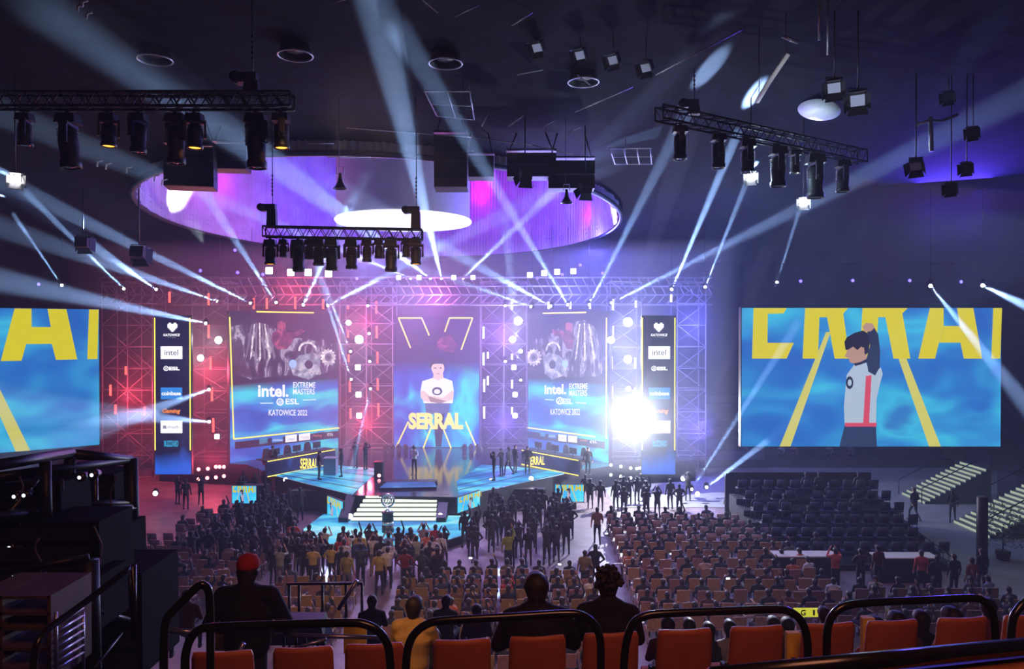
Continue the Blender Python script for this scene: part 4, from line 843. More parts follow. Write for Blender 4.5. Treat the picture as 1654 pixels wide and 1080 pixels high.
for cx, lab in ((642, 'beside the red tower'), (770, 'beside the violet tower')):
    for k in range(4):
        x = cx-20+k*11; p = P(x, 722, 54); moving_head(Vector((p.x, p.y, DZ+.0)), None, 'small moving head lamp standing at the screen foot %s' % lab, 'lamps at the centre screen foot %s' % lab, .9, LENS_W, up=True, direc=Vector((.1*(k-1.5), .9, -.5)))
# loudspeaker and equipment boxes at the wings
for x, y, w2, h, d, lab in ((612, 768, .5, .9, 45, 'low dark box with red lamps at the inner edge of the lit red-side wing'), (410, 802, 1.6, 1.2, 43.5, 'dark equipment box behind the small monitor on the red side'), (500, 812, 2.0, 1.1, 42.5, 'long dark box below the red-side wing'), (850, 806, 2.2, 1.1, 43, 'long dark box below the blue-side wing'), (664, 778, 3.0, .10, 43.2, 'long low dark box across the stage behind the centre step')):
    p = P(x, y, d); z0_ = DZ if y < 790 else 0
    q_ = thing('equipment_case', lab, 'case', (p.x, d, z0_)); MB().box((0, 0, h/2), (w2, .6, h)).build('body', BLACKP, q_); MB().box((0, 0, h+.02), (w2*1.02, .62, .04)).build('lid', STEEL, q_)
for y in (768, 781): 
    spot_dot(612, y, 44.6, .12, RL, 'red lamp on the dark box at the red-side wing edge', 'red lamps on the wing box')
# ------------------------------------------------------------------ people
random.seed(11)
SKM = mat('skin', (.45, .24, .17), .55, noise_amt=.1); HAIRM = mat('hair_dark', (.018, .013, .01), .6, noise_amt=.4, nscale=40); SHOE = mat('shoe', (.03, .03, .035), .5)
TOP = mat('clothing_top', (.1, .1, .1), .8, objcol=True); TROU = mat('trousers_dark', (.02, .022, .03), .8, noise_amt=.3, nscale=12); TROUG = mat('trousers_grey', (.16, .17, .2), .8, noise_amt=.2, nscale=12)
def caps(mb, a, b, ra, rb, sx=1.0, n=12, lat=(1, 0, 0)):
    "tapered rounded limb from a to b; sx widens it sideways"
    a = Vector(a); b = Vector(b); z = (b-a); L = z.length; z.normalize()
    x = Vector(lat)-z*z.dot(Vector(lat)); x.normalize(); y = z.cross(x); rows = []
    for k in range(5): t = -PI/2+k*PI/8*.98; rows.append((a+z*ra*math.sin(t), ra*math.cos(t)))
    for k in range(0, 5): t = k*PI/8*.98; rows.append((b+z*rb*math.sin(t), rb*math.cos(t)))
    vs = []; fs = []
    for c, r in rows:
        r = max(r, .002)
        for j in range(n): t = 2*PI*j/n; vs.append(c+x*r*sx*math.cos(t)+y*r*math.sin(t))
    m = len(rows)
    for i in range(m-1):
        for j in range(n): fs.append((i*n+j, i*n+(j+1) % n, (i+1)*n+(j+1) % n, (i+1)*n+j))
    fs += [tuple(range(n))[::-1], tuple(range((m-1)*n, m*n))]
    mb.add(vs, fs)
def body(name, J, voxel, hat=False, long_sleeve=True, hires=False, trou=TROU, mats=None, bulk=1.0):
    "J: joints of the pose; x sideways, y forward, z up"
    B = []
    def b(a, c, ra, rb, m, sx=1.0): B.append((Vector(J.get(a, a) if isinstance(a, str) else a), Vector(J[c] if isinstance(c, str) else c), ra, rb, m, sx))
    b('pel', 'waist', .125, .12, 1, 1.3); b('waist', 'chest', .118, .135, 1, 1.35); b('chest', 'upch', .13, .09, 1, 1.55)
    b('pel', 'hipc', .12, .115, 2, 1.35)
    b('upch', 'neck', .085, .056, 1); b('neck', 'head', .056, .08, 0)
    hd = Vector(J['head']); up = (Vector(J['head'])-Vector(J['neck'])).normalized(); fw = Vector(J.get('fw', (0, 1, 0)))
    B.append((hd+up*.015, hd+up*.06-fw*.01, .084, .092, 0, .93)); B.append((hd+fw*.05-up*.03, hd+fw*.045, .045, .05, 0, 1.0))
    B.append((hd+fw*.092+up*.035, hd+fw*.105+up*.0, .010, .016, 0, 1.0))
    lat = fw.cross(up)
    for s in (-1, 1): B.append((hd+lat*s*.078+up*.01, hd+lat*s*.082+up*.05, .014, .018, 0, .6))
    B.append((hd+up*.075-fw*.035, hd+up*.08+fw*.02, .089, .082, 3, 1.05)); B.append((hd-fw*.05-up*.02, hd-fw*.045+up*.06, .058, .082, 3, 1.25))
    for s in ('l', 'r'):
        b('sh'+s, 'el'+s, .066, .048, 1); am = 1 if long_sleeve else 0
        b('upch', 'sh'+s, .075, .068, 1)
        b('el'+s, 'wr'+s, .045, .032, am)
        w_ = Vector(J['wr'+s]); e_ = Vector(J['el'+s]); d = (w_-e_).normalized(); h = w_+d*.09
        B.append((w_, w_+d*.07, .03, .036, 0, 1.2))
        if hires:
            q = lat if abs(lat.dot(d)) < .8 else up; q = (q-d*q.dot(d)).normalized(); nn = d.cross(q)
            for k, ln in enumerate((.065, .075, .07, .055)):
                a0 = w_+d*.085+q*(k-1.5)*.019; a1 = a0+d*ln*.55+nn*.006; B.append((a0-d*.02, a1, .0095, .009, 0, 1)); B.append((a1, a1+d*ln*.4+nn*.022, .009, .0075, 0, 1))
            B.append((w_+d*.03+q*.03, w_+d*.075+q*.058, .012, .010, 0, 1)); B.append((w_+d*.075+q*.058, w_+d*.10+q*.056, .010, .008, 0, 1))
        else: B.append((w_+d*.07, w_+d*.14, .03, .018, 0, 1.3))
        b('hip'+s, 'kn'+s, .088, .06, 2); b('kn'+s, 'an'+s, .056, .042, 2)
        an = Vector(J['an'+s]); tf = Vector(J.get('tf', (0, 1, 0)))
        B.append((an+Vector((0, 0, -.045))-tf*.03, an+tf*.15+Vector((0, 0, -.055)), .042, .036, 4, 1.05))
    if bulk != 1: B = [(a, c, ra*bulk, rb*bulk, m, sx) if m == 1 else (a, c, ra, rb, m, sx) for a, c, ra, rb, m, sx in B]
    mb = MB()
    for a, c, ra, rb, m, sx in B: caps(mb, a, c, ra, rb, sx, 10 if not hires else 16)
    me = bpy.data.meshes.new(name); me.from_pydata(mb.v, [], mb.f); o = bpy.data.objects.new(name, me); C.objects.link(o)
    r = o.modifiers.new('r', 'REMESH'); r.mode = 'VOXEL'; r.voxel_size = voxel; r.use_smooth_shade = True
    s_ = o.modifiers.new('s', 'SMOOTH'); s_.factor = .5; s_.iterations = 2 if not hires else 4
    out = bpy.data.meshes.new_from_object(o.evaluated_get(bpy.context.evaluated_depsgraph_get())); bpy.data.objects.remove(o)
    out.materials.clear()
    for m in (mats or (SKM, TOP, trou, HAIRM, SHOE)): out.materials.append(m)
    for p in out.polygons:
        c = p.center; best = 1e9; bi = 0
        for a, e, ra, rb, m, sx in B:
            ab = e-a; t = max(0, min(1, (c-a).dot(ab)/max(ab.length_squared, 1e-9))); q = a+ab*t
            dv = c-q; dd = math.sqrt((dv.x/sx)**2+dv.y**2+dv.z**2)-(ra+(rb-ra)*t)
            if dd < best: best = dd; bi = m
        p.material_index = bi; p.use_smooth = True
    out.name = name
    return out
def std(**k):
    J = dict(pel=(0, 0, .98), hipc=(0, 0, .90), waist=(0, 0, 1.10), chest=(0, -.01, 1.27), upch=(0, -.01, 1.41), neck=(0, 0, 1.485), head=(0, .02, 1.565),
             shl=(-.185, -.01, 1.385), shr=(.185, -.01, 1.385), ell=(-.25, -.03, 1.14), elr=(.25, -.03, 1.14), wrl=(-.26, .05, .90), wrr=(.26, .05, .90),
             hipl=(-.09, 0, .90), hipr=(.09, 0, .90), knl=(-.11, .02, .50), knr=(.11, .02, .50), anl=(-.12, -.02, .09), anr=(.12, -.02, .09))
    J.update(k); return J
UPARM = dict(ell=(-.26, .16, 1.38), elr=(.26, .16, 1.38), wrl=(-.12, .22, 1.62), wrr=(.12, .22, 1.62))
SEAT = dict(pel=(0, -.02, .52), hipc=(0, .02, .50), waist=(0, -.03, .66), chest=(0, -.03, .84), upch=(0, -.02, .98), neck=(0, 0, 1.045), head=(0, .03, 1.125), shl=(-.185, -.02, .945), shr=(.185, -.02, .945),
            ell=(-.25, .04, .72), elr=(.25, .04, .72), wrl=(-.14, .26, .66), wrr=(.14, .26, .66), hipl=(-.09, .03, .50), hipr=(.09, .03, .50), knl=(-.12, .42, .50), knr=(.12, .42, .50), anl=(-.12, .40, .09), anr=(.12, .40, .09))
vx = .026
POSES = {
 'stand': body('person', std(), vx), 'stand_g': body('person', std(knl=(-.13, .0, .5), anl=(-.17, -.02, .09)), vx, trou=TROUG, long_sleeve=False),
 'phone': body('person', std(**UPARM), vx), 'phone_g': body('person', std(**UPARM), vx, trou=TROUG, long_sleeve=False),
 'oneup': body('person', std(elr=(.24, .1, 1.62), wrr=(.16, .12, 1.86)), vx), 'akimbo': body('person', std(ell=(-.36, -.05, 1.18), wrl=(-.2, .05, 1.02), elr=(.36, -.05, 1.18), wrr=(.2, .05, 1.02)), vx),
 'walk': body('person', std(knl=(-.1, .2, .52), anl=(-.1, .25, .10), knr=(.1, -.02, .5), anr=(.1, -.30, .14), wrl=(-.28, -.15, .95), wrr=(.26, .2, .98)), vx),
 'clap': body('person', std(ell=(-.27, .12, 1.18), elr=(.27, .12, 1.18), wrl=(-.06, .32, 1.28), wrr=(.06, .32, 1.28)), vx),
 'sit': body('person', SEAT, vx), 'sit_up': body('person', {**SEAT, 'elr': (.25, .12, 1.08), 'wrr': (.16, .16, 1.32)}, vx), 'sit_phone': body('person', {**SEAT, 'wrl': (-.08, .3, .85), 'wrr': (.08, .3, .85)}, vx),
}
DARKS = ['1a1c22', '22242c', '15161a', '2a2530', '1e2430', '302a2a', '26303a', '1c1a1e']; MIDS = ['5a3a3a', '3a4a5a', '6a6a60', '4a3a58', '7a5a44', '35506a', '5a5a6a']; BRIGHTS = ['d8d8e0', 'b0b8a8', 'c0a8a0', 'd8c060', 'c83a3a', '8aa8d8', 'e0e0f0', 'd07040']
def col4(h, k=1.0): c = lin(h); return (c[0]*k, c[1]*k, c[2]*k, 1)
def person(pose, loc, rz, col, label, group=None, s=1.0):
    o = link('person', POSES[pose], None, loc, (0, 0, rz)); o.color = col4(col); o.scale = (s, s, s); tag(o, label, 'person', group); return o
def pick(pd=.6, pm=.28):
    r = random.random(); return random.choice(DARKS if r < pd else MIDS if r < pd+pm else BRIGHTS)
TAKEN = []
def free(x, y, r=.42):
    if any((x-a)**2+(y-b)**2 < r*r for a, b in TAKEN): return False
    TAKEN.append((x, y)); return True
# people one can single out
NAMED = [('phone_g', 603, 932, 'd8dcd8', 'person in a white top holding both arms up, in the crowd before the trophy'), ('phone_g', 627, 926, '8ab4e8', 'person in a light blue shirt with arms raised right before the trophy pedestal'),
 ('stand', 612, 962, 'b8a850', 'standing person in a mustard yellow top alone on the bare floor'), ('stand_g', 703, 912, 'c03a4a', 'person in a red shirt and dark trousers facing the bright steps'),
 ('phone', 684, 912, 'a8a0b0', 'person in a pale grey top filming, next to the red shirted one'), ('phone', 561, 925, 'e8e8e8', 'person in a white striped top filming near the lit platform edge'),
 ('stand_g', 560, 965, 'a09850', 'person in an olive yellow top leaning beside the aisle rail'), ('akimbo', 654, 955, '8a2838', 'person in a dark red top with hands on hips in the centre aisle'),
 ('oneup', 706, 960, '2a2230', 'person in a dark top holding a lit phone up in the centre aisle'), ('clap', 473, 905, 'd0502a', 'person in an orange red jacket at the edge of the dark crowd'),
 ('phone', 524, 915, 'e0dcd0', 'person in a cream top filming over the crowd at the platform edge'), ('stand', 580, 935, '3a58a0', 'person in a blue hooded top behind the first row of the crowd'),
 ('walk', 945, 960, '8a7858', 'person in a pale brown coat walking in the far aisle'), ('akimbo', 962, 950, '14161e', 'person in a black jacket standing in the far aisle, hand on hip'),
 ('walk', 965, 880, '8a5a40', 'person in a brown top walking at the head of the far aisle'), ('oneup', 821, 925, '9aa83a', 'person in a yellow green top among the middle block of chairs'),
 ('phone', 1351, 958, 'e06a5a', 'person in a salmon pink shirt filming beside the dark raised stand'), ('clap', 1392, 957, '4a3a32', 'person in a long brown coat beside the salmon pink shirted one'),
 ('stand', 1420, 955, '5a2a22', 'person in a rust brown top near the white topped counter'), ('stand', 1588, 960, '121218', 'tall person in black standing at the end of the far side rail'),
 ('stand', 1490, 960, 'c85040', 'person in a coral top at the end of the white topped counter'), ('clap', 1516, 968, '181a20', 'person in black with yellow glow on the face past the white counter'),
 ('stand', 1543, 968, '1e2430', 'person in a dark blue jacket between the black clad ones past the counter'), ('stand_g', 1572, 975, '8a5038', 'person in an orange brown top before the tall person in black'),
 ('walk', 1478, 842, '0e1014', 'person in black walking at the foot of the farther lit stairs'), ('stand', 1540, 842, '0e1216', 'person in black standing on the pale concourse beside the farther stairs'),
 ('stand_g', 1449, 868, 'b07050', 'person in a tan top at the top of the sloping handrail'), ('stand', 1178, 838, '30343e', 'pale capped person behind the seated crowd near the bluish wall'),
 ('stand', 1211, 838, '2a2c34', 'person standing on the bluish concourse beside the pale capped person'), ('akimbo', 1327, 845, '0c0e12', 'person in black behind the dark raised stand'), ('akimbo', 1352, 845, '0c0e12', 'broad person in black behind the dark raised stand, beside another')]
for pose, px, py, c, lab in NAMED:
    p = floor_at(px, py); TAKEN.append((p.x, p.y)); person(pose, p, random.uniform(-.3, .3), c, lab, s=random.uniform(.98, 1.06))
# people on stage
for pose, px, py, c, rz, lab in (('stand_g', 515, 776, '14141c', -1.2, 'person in black with a camera on the red-side wing'), ('akimbo', 551, 771, '0e0e14', 1.8, 'person in black standing at the inner part of the red-side wing'),
                               ('clap', 574, 757, '101018', 2.6, 'person in black holding gear by the grey plinth'), ('phone', 590, 759, '181820', -2.0, 'person in dark clothes filming at the back of the red-side wing'),
                               ('phone', 798, 777, '101016', 1.5, 'camera person in black nearest the edge of the blue-side wing'), ('clap', 810, 770, '1c1c28', 2.2, 'crouched looking person in dark clothes between cameras on the blue-side wing'),
                               ('walk', 822, 768, '3a3a50', .9, 'person in grey clothes walking on the blue-side wing'), ('stand', 832, 764, '101018', -1.0, 'person in black near the middle of the blue-side wing'), ('akimbo', 852, 766, '0a0a10', 2.9, 'person in black standing right before the blue-side desk'),
                               ('stand', 440, 765, '08080e', 3.0, 'dark figure standing behind the end of the red-side desk'), ('stand', 950, 768, '0a0a12', 3.0, 'dark figure standing past the end of the blue-side desk')):
    x, y = deckpt(px, py); person(pose, (x, y, DZ+.03), rz, c, lab)
PL = (SKM, mat('jersey_white', (.75, .76, .8), .7), mat('trousers_black', (.015, .015, .02), .7), HAIRM, SHOE)
pm = body('person', std(elr=(.26, .02, 1.62), wrr=(.08, .04, 1.74), ell=(-.27, .05, 1.18), wrl=(-.2, .2, 1.2), knl=(-.15, .06, .5), anl=(-.2, .12, .09)), .018, mats=PL)
x, y = deckpt(669, 766); pl_ = tag(link('person', pm, None, (x, y, DZ+.005), (0, 0, PI-.4)), 'player in a white jersey with a red stripe, arm raised, alone at stage centre', 'person')
MB().prism([(-.02, .95), (.03, .95), (.035, 1.4), (-.01, 1.42)], -.02, .0, Matrix.Translation((.15, .165, 0)) @ Matrix.Rotation(PI/2, 4, 'X')).build('red_stripe', mat('stripe_red', (.8, .05, .08), .6), pl_)
# standing crowds on the floor
def crowd(n, box, poses, pd, pm_, label, group, smin=.94, rz=(-.35, .35), r=.46):
    x0, x1, y0, y1 = box; k = 0; tries = 0
    while k < n and tries < n*30:
        tries += 1; x = random.uniform(x0, x1); y = random.uniform(y0, y1)
        if ((x+6.2)/5.2)**2+((y-38.6)/5.4)**2 < 1 or not free(x, y, r): continue
        person(random.choice(poses), (x, y, 0), random.uniform(*rz), pick(pd, pm_), label, group, random.uniform(smin, 1.06)); k += 1
SP = ['stand', 'stand', 'stand_g', 'phone', 'phone_g', 'akimbo', 'clap', 'oneup']
crowd(40, (-9.8, -2.8, 29.4, 32.6), SP, .35, .32, 'standing spectator in the packed crowd facing the lit platform and trophy', 'crowd standing before the trophy platform')
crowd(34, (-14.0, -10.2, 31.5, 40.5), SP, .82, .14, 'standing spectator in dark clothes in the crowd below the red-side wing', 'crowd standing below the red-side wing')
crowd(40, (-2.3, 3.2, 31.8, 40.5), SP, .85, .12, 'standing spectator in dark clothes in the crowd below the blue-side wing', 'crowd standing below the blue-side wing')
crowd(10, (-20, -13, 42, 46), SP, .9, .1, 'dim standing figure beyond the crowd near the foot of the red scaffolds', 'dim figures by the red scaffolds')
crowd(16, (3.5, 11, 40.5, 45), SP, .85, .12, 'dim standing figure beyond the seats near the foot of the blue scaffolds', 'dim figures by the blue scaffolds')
# chairs
def chair_mesh(c):
    mb = MB(); mb.box((0, 0, .45), (.46, .44, .05)); mb.box((0, -.23, .72), (.46, .04, .42), Matrix.Rotation(.12, 3, 'X'))
    for sx in (-1, 1):
        for sy in (-1, 1): mb.tube([(sx*.2, sy*.19, .44), (sx*.22, sy*.22, 0)], .016, 5)
    o = mb.build('chair', c); me = o.data; bpy.data.objects.remove(o); return me
CHT = chair_mesh(mat('chair_tan', (.42, .26, .16), .6, noise_amt=.15)); CHP = chair_mesh(mat('chair_mauve', (.34, .19, .18), .6, noise_amt=.15)); CHY = chair_mesh(mat('chair_yellow', (.30, .20, .05), .6, noise_amt=.15))
NSEAT = 0
def block(x0, x1, y0, y1, fill, me, clabel, cgroup, plabel, pgroup, dx=.58, dy=.95, pd=.62, pmid=.28, slant=0, z=0):
    y = y0
    while y <= y1:
        x = x0+slant*(y-y0)
        while x <= x1+slant*(y-y0):
            if free(x, y, .33):
                jx, jy = random.uniform(-.05, .05), random.uniform(-.12, .12)
                o = link('chair', me if random.random() < .7 else CHP, None, (x+jx, y+jy, z), (0, 0, random.uniform(-.14, .14))); tag(o, clabel, 'chair', cgroup)
                if random.random() < fill:
                    person(random.choice(['sit', 'sit', 'sit_up', 'sit_phone']), (x+jx, y+jy-.02, z), random.uniform(-.4, .4), pick(pd, pmid), plabel, pgroup, random.uniform(.95, 1.05))
            x += dx
        y += dy
block(-16.6, -10.4, 27.5, 35.2, .38, CHT, 'tan or mauve chair in the half empty block near the black scaffold rack', 'chairs of the half empty block', 'seated spectator in the half empty tan chair block', 'people seated in the half empty block', .66, 1.0)
block(-16.0, -13.6, 36.0, 40, .35, CHP, 'mauve chair far out near the foot of the red scaffolds', 'chairs near the red scaffolds', 'seated spectator near the foot of the red scaffolds', 'people seated near the red scaffolds', .7, 1.1)
block(-8.6, -5.9, 24.4, 28.6, .3, CHY, 'yellowish or mauve chair in the short block before the bare centre floor', 'chairs before the bare centre floor', 'seated spectator in the short block before the bare centre floor', 'people seated before the bare centre floor', .62, 1.05)
block(-3.9, 3.0, 21.8, 29.6, .85, CHY, 'yellowish or mauve chair in the middle block behind the two big dark heads', 'chairs of the middle block', 'seated spectator in the busy middle block', 'people seated in the middle block', .62, 1.08)
block(4.7, 12.2, 24.6, 39, .75, CHT, 'tan or mauve chair in the big full block between the far aisle and dark stand', 'chairs of the big full block', 'seated spectator in the big full block by the far aisle', 'people seated in the big full block', .70, 1.22, slant=.03)
block(12.8, 17.6, 24.0, 28.2, .75, CHY, 'yellowish or mauve chair near the white topped counter', 'chairs near the white counter', 'seated spectator near the white topped counter', 'people seated near the white counter', .68, 1.1, pd=.5)
# dark raised stand with empty seats
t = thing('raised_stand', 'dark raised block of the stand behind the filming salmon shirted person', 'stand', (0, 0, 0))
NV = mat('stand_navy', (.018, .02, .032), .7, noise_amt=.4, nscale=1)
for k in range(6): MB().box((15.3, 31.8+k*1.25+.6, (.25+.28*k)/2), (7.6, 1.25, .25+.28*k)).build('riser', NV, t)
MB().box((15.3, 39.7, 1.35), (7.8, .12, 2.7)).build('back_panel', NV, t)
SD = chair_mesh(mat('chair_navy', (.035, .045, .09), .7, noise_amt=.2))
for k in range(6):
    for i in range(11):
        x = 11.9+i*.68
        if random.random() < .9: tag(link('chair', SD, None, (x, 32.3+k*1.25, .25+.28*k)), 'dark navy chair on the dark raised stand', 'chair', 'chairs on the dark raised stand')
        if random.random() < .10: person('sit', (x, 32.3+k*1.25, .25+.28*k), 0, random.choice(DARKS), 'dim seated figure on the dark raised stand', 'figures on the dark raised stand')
# counters
for x0, x1, y, lab in ((15.0, 17.4, 30.6, 'long black counter with a pale top before the dark raised stand'), (10.9, 13.4, 30.8, 'short dark counter beside the filming salmon shirted person')):
    t = thing('counter', lab, 'counter', ((x0+x1)/2, y, 0)); MB().box((0, 0, .5), (x1-x0, .7, 1.0)).build('body', BLACKP, t); MB().box((0, 0, 1.02), (x1-x0+.1, .8, .05)).build('counter_top', mat('counter_white', (.6, .56, .5), .4), t)
# concourse, lit stairs and side tiers
CON = mat('concourse_grey', (.24, .25, .26), .6, noise_amt=.12, nscale=1)
struct(MB().box((27, 44, .01), (16, 34, .03)).build('floor_concourse', CON)); struct(MB().box((12.5, 47.5, .01), (13, 9, .03)).build('floor_concourse', CON))
STL = led('stair_light', 'b4c8b0', .62); 
def stairs(y0, y1, x0, label, n=13, rise=.16, run=.30, w2=None):
    t = thing('staircase', label, 'stairs', (0, 0, 0))
    for k in range(n):
        z = rise*(k+1); x = x0+run*k; MB().box((x+run/2, (y0+y1)/2, z/2), (run, y1-y0, z)).build('step', mat('stair_grey', (.1, .11, .11), .7), t)
        MB().box((x-.004, (y0+y1)/2, z-rise*.42), (.02, y1-y0-.05, rise*.8)).build('step_light', STL, t)
    for yy in (y0, y1):
        MB().tube([(x0-.2, yy, .02), (x0-.2, yy, .95), (x0+n*run, yy, n*rise+.95), (x0+n*run, yy, n*rise)], .03, 6).build('handrail', BLACK, t)
stairs(43.8, 46.4, 24.4, 'farther flight of stairs with pale green lit steps under the blue screen corner'); stairs(36.6, 39.6, 23.6, 'nearer flight of stairs with pale green lit steps cut by the picture edge', 16)
for k in range(7):
    struct(MB().box((30.5+k*1.2+3, 30, (1.6+.5*k)/2), (6+.0, 13.0, 1.6+.5*k)).build('floor_side_tier', TIER))
for k in range(8): struct(MB().box((16, 56+k*1.4, (.6+.55*k)/2), (34, 1.4, .6+.55*k)).build('floor_back_tier', TIER)); struct(MB().box((-32, 56+k*1.4, (.6+.55*k)/2), (18, 1.4, .6+.55*k)).build('floor_back_tier', TIER))
struct(MB().box((29.5, 41.6, 1.05), (2.2, 3.6, 2.1)).build('wall_stair', DARK))
for px, py, c, lab in ((1262, 768, 'a0a8b0', 'pale dressed figure seated high in the dark back tiers'), (1284, 768, '8a5050', 'reddish figure beside the pale dressed one in the dark back tiers'), (1340, 790, '8a8880', 'lone figure low in the dark back tiers'), (1374, 795, '6a7080', 'greyish figure lowest in the dark back tiers'), (1206, 795, '505868', 'dim bluish figure in the back tiers by the grey banner')):
    d = 57.5; z = P(px, py, d).z; k = max(0, min(7, int(round((z-1.0-.6)/.55)))); person('sit', (P(px, py, 56.8+k*1.4).x, 56.8+k*1.4, .6+.55*k-.35), PI*.9, c, lab)
tag(MB().box(P(1196, 746, 55.5), (3.6, .08, 1.6)).build('banner', mat('banner_grey', (.08, .08, .10), .7, noise_amt=.2)), 'dull grey banner hanging on the dark back tiers past the beams', 'banner')
# sloping handrail and cordon
a = floor_at(1452, 868); b = floor_at(1540, 940)
t = thing('handrail', 'thin dark handrail sloping across the pale concourse floor', 'railing', (0, 0, 0)); MB().tube([a+Vector((0, 0, 1)), b+Vector((0, 0, 1))], .03, 6).build('rail', BLACK, t)
for f in (0, .35, .7, 1): p = a.lerp(b, f); MB().tube([p, p+Vector((0, 0, 1))], .025, 6).build('post', BLACK, t)
# G row sign
p = P(1303, 990, 19); t = thing('row_sign', 'pale yellow sign with the letter G above the near crowd', 'sign', p, (0, 0, 0)); MB().box((0, 0, 0), (.62, .04, .22)).build('board', led('sign_yellow_glow', 'c8c83c', .8), t)  # light on the board put in as glow
m_ = text_mesh('G', .03).copy(); 
for v in m_.vertices: v.co = (-.14+v.co.x*.13, -.024, -.075+v.co.y*.15)
m_.materials.clear(); m_.materials.append(mat('sign_green', (.05, .16, .03), .6)); link('lettering', m_, t); MB().box((.2, -.022, 0), (.05, .006, .14)).build('mark', mat('sign_green', (.05, .16, .03)), t)
MB().tube([(0, .03, -.1), (0, .03, -p.z+.0)], .03, 6).build('post', STEEL, t)
# black pillar on the far side
tag(MB().lathe([(.22, 0), (.22, 3.2), (.18, 3.25)], 16, Matrix.Translation(floor_at(1588, 925))).build('pillar', BLACKP), 'dark post standing before the nearer lit stairs', 'post')
# leafy bush-like display of red and green at the far side
def bush(loc, r, h, label):
    t = thing('potted_plant', label, 'plant', loc); mb = MB(); mb.lathe([(.25, 0), (.32, .4), (.3, .42)], 14); mb.build('pot', BLACKP, t); mb = MB()
    for k in range(320):
        v = Vector((random.gauss(0, 1), random.gauss(0, 1), random.gauss(0, 1))).normalized()*r*random.uniform(.5, 1); c = Vector((v.x, v.y, h+v.z*1.2)); d = Vector((random.uniform(-1, 1), random.uniform(-1, 1), random.uniform(-.4, .8))).normalized(); s = d.cross(Vector((0, 0, 1)))*.05
        q = d.cross(s).normalized()*.02
        mb.add([c-d*.11, c+s+q, c+d*.11, c-s+q], [(0, 1, 2, 3)])
    mb.build('foliage', mat('leaf_green', (.05, .12, .05), .6, noise_amt=.6, nscale=2), t); mb = MB(); mb.tube([(0, 0, .4), (0, 0, h)], .03, 6); mb.build('stem', STEEL, t)
bush(floor_at(1622, 905), 1.0, 1.5, 'leafy dark plant at the picture edge past the tall person in black')
# ------------------------------------------------------------------ near stand: seats
SEATM = mat('seat_orange', (.52, .13, .055), .5, noise_amt=.08, nscale=6); BRK = mat('seat_bracket', (.03, .03, .035), .4, .5)
def seat_parts():
    t = thing('stadium_seat', 'x', 'seat', (0, 0, 0), group='near row of orange seats')
    mb = MB(); nx, nz = 12, 14; vs = []; W2 = .205
    for side in (0, 1):
        for j in range(nz+1):
            v = j/nz; z = -.06+.48*v
            for i in range(nx+1):
                u = -1+2*i/nx; hw = W2*(1.0-.05*v)*(1 if v < .94 else 1-.06*((v-.94)/.06)**2); zz = z-(.010*abs(u)**6 if v > .9 else 0)
                vs.append((u*hw, -.04*v+.04*u*u+side*.022+.03*(1-v)**2, zz))
    m = nx+1; h = m*(nz+1); fs = []
    for j in range(nz):
        for i in range(nx):
            a = j*m+i; fs.append((a, a+1, a+m+1, a+m)); fs.append((h+a, h+a+m, h+a+m+1, h+a+1))
    for i in range(nx): fs.append((nz*m+i, nz*m+i+1, h+nz*m+i+1, h+nz*m+i)); fs.append((i, h+i, h+i+1, i+1))
    for j in range(nz): a = j*m; fs.append((a, a+m, h+a+m, h+a)); a = j*m+nx; fs.append((a, h+a, h+a+m, a+m))
    mb.add(vs, fs, True); mb.build('backrest', SEATM, t)
    mb = MB(); mb.box((0, .24, -.07), (.40, .40, .03), Matrix.Rotation(.08, 3, 'X')); mb.box((0, .43, -.065), (.38, .04, .05)); mb.build('seat_pan', SEATM, t)
    mb = MB()
    for sx in (-.23,): mb.box((sx, .06, -.02), (.028, .05, .32)); mb.tube([(sx, .05, .12), (sx, -.01, .16)], .012, 6)
    mb.box((0, .12, -.12), (.46, .05, .05)); mb.box((0, .14, -.30), (.05, .06, .34)); mb.build('bracket', BRK, t)
    return t
seat0 = seat_parts(); xs = [306, 437, 553, 695, 818, 937, 1057, 1174, 1290, 1394, 1508, 1615, 1722]
SL = ['orange seat back nearest the black scaffold rack', 'second orange seat back from the black scaffold rack', 'orange seat back below the man in the yellow lit shirt', 'orange seat back just before the broad dark haired man, empty',
      'orange seat back covering the broad dark haired man in front', 'orange seat back covering the fluffy haired person', 'orange seat back right beside the fluffy haired person, empty', 'orange seat back under the white rimmed heads of the tier below',
      'orange seat back half hidden by the bend of the brightest handrail hoop', 'orange seat back mostly in shade under the long slanting hoop', 'dark shaded seat back under the end of the long slanting hoop', 'shaded seat back beside the hoop cut by the picture edge', 'shaded seat back at the very picture edge']
SX = {}
for i, x in enumerate(xs):
    d = 4.9+(x-360)/1300*.62; p = P(x+51, 0, d); p.z = 7.86
    o = seat0 if i == 0 else copy_tree(seat0); o.location = p; o.rotation_euler = (0, 0, .10); o['label'] = SL[i]; SX[i] = p
for k, x in enumerate((640, 1385)): pass
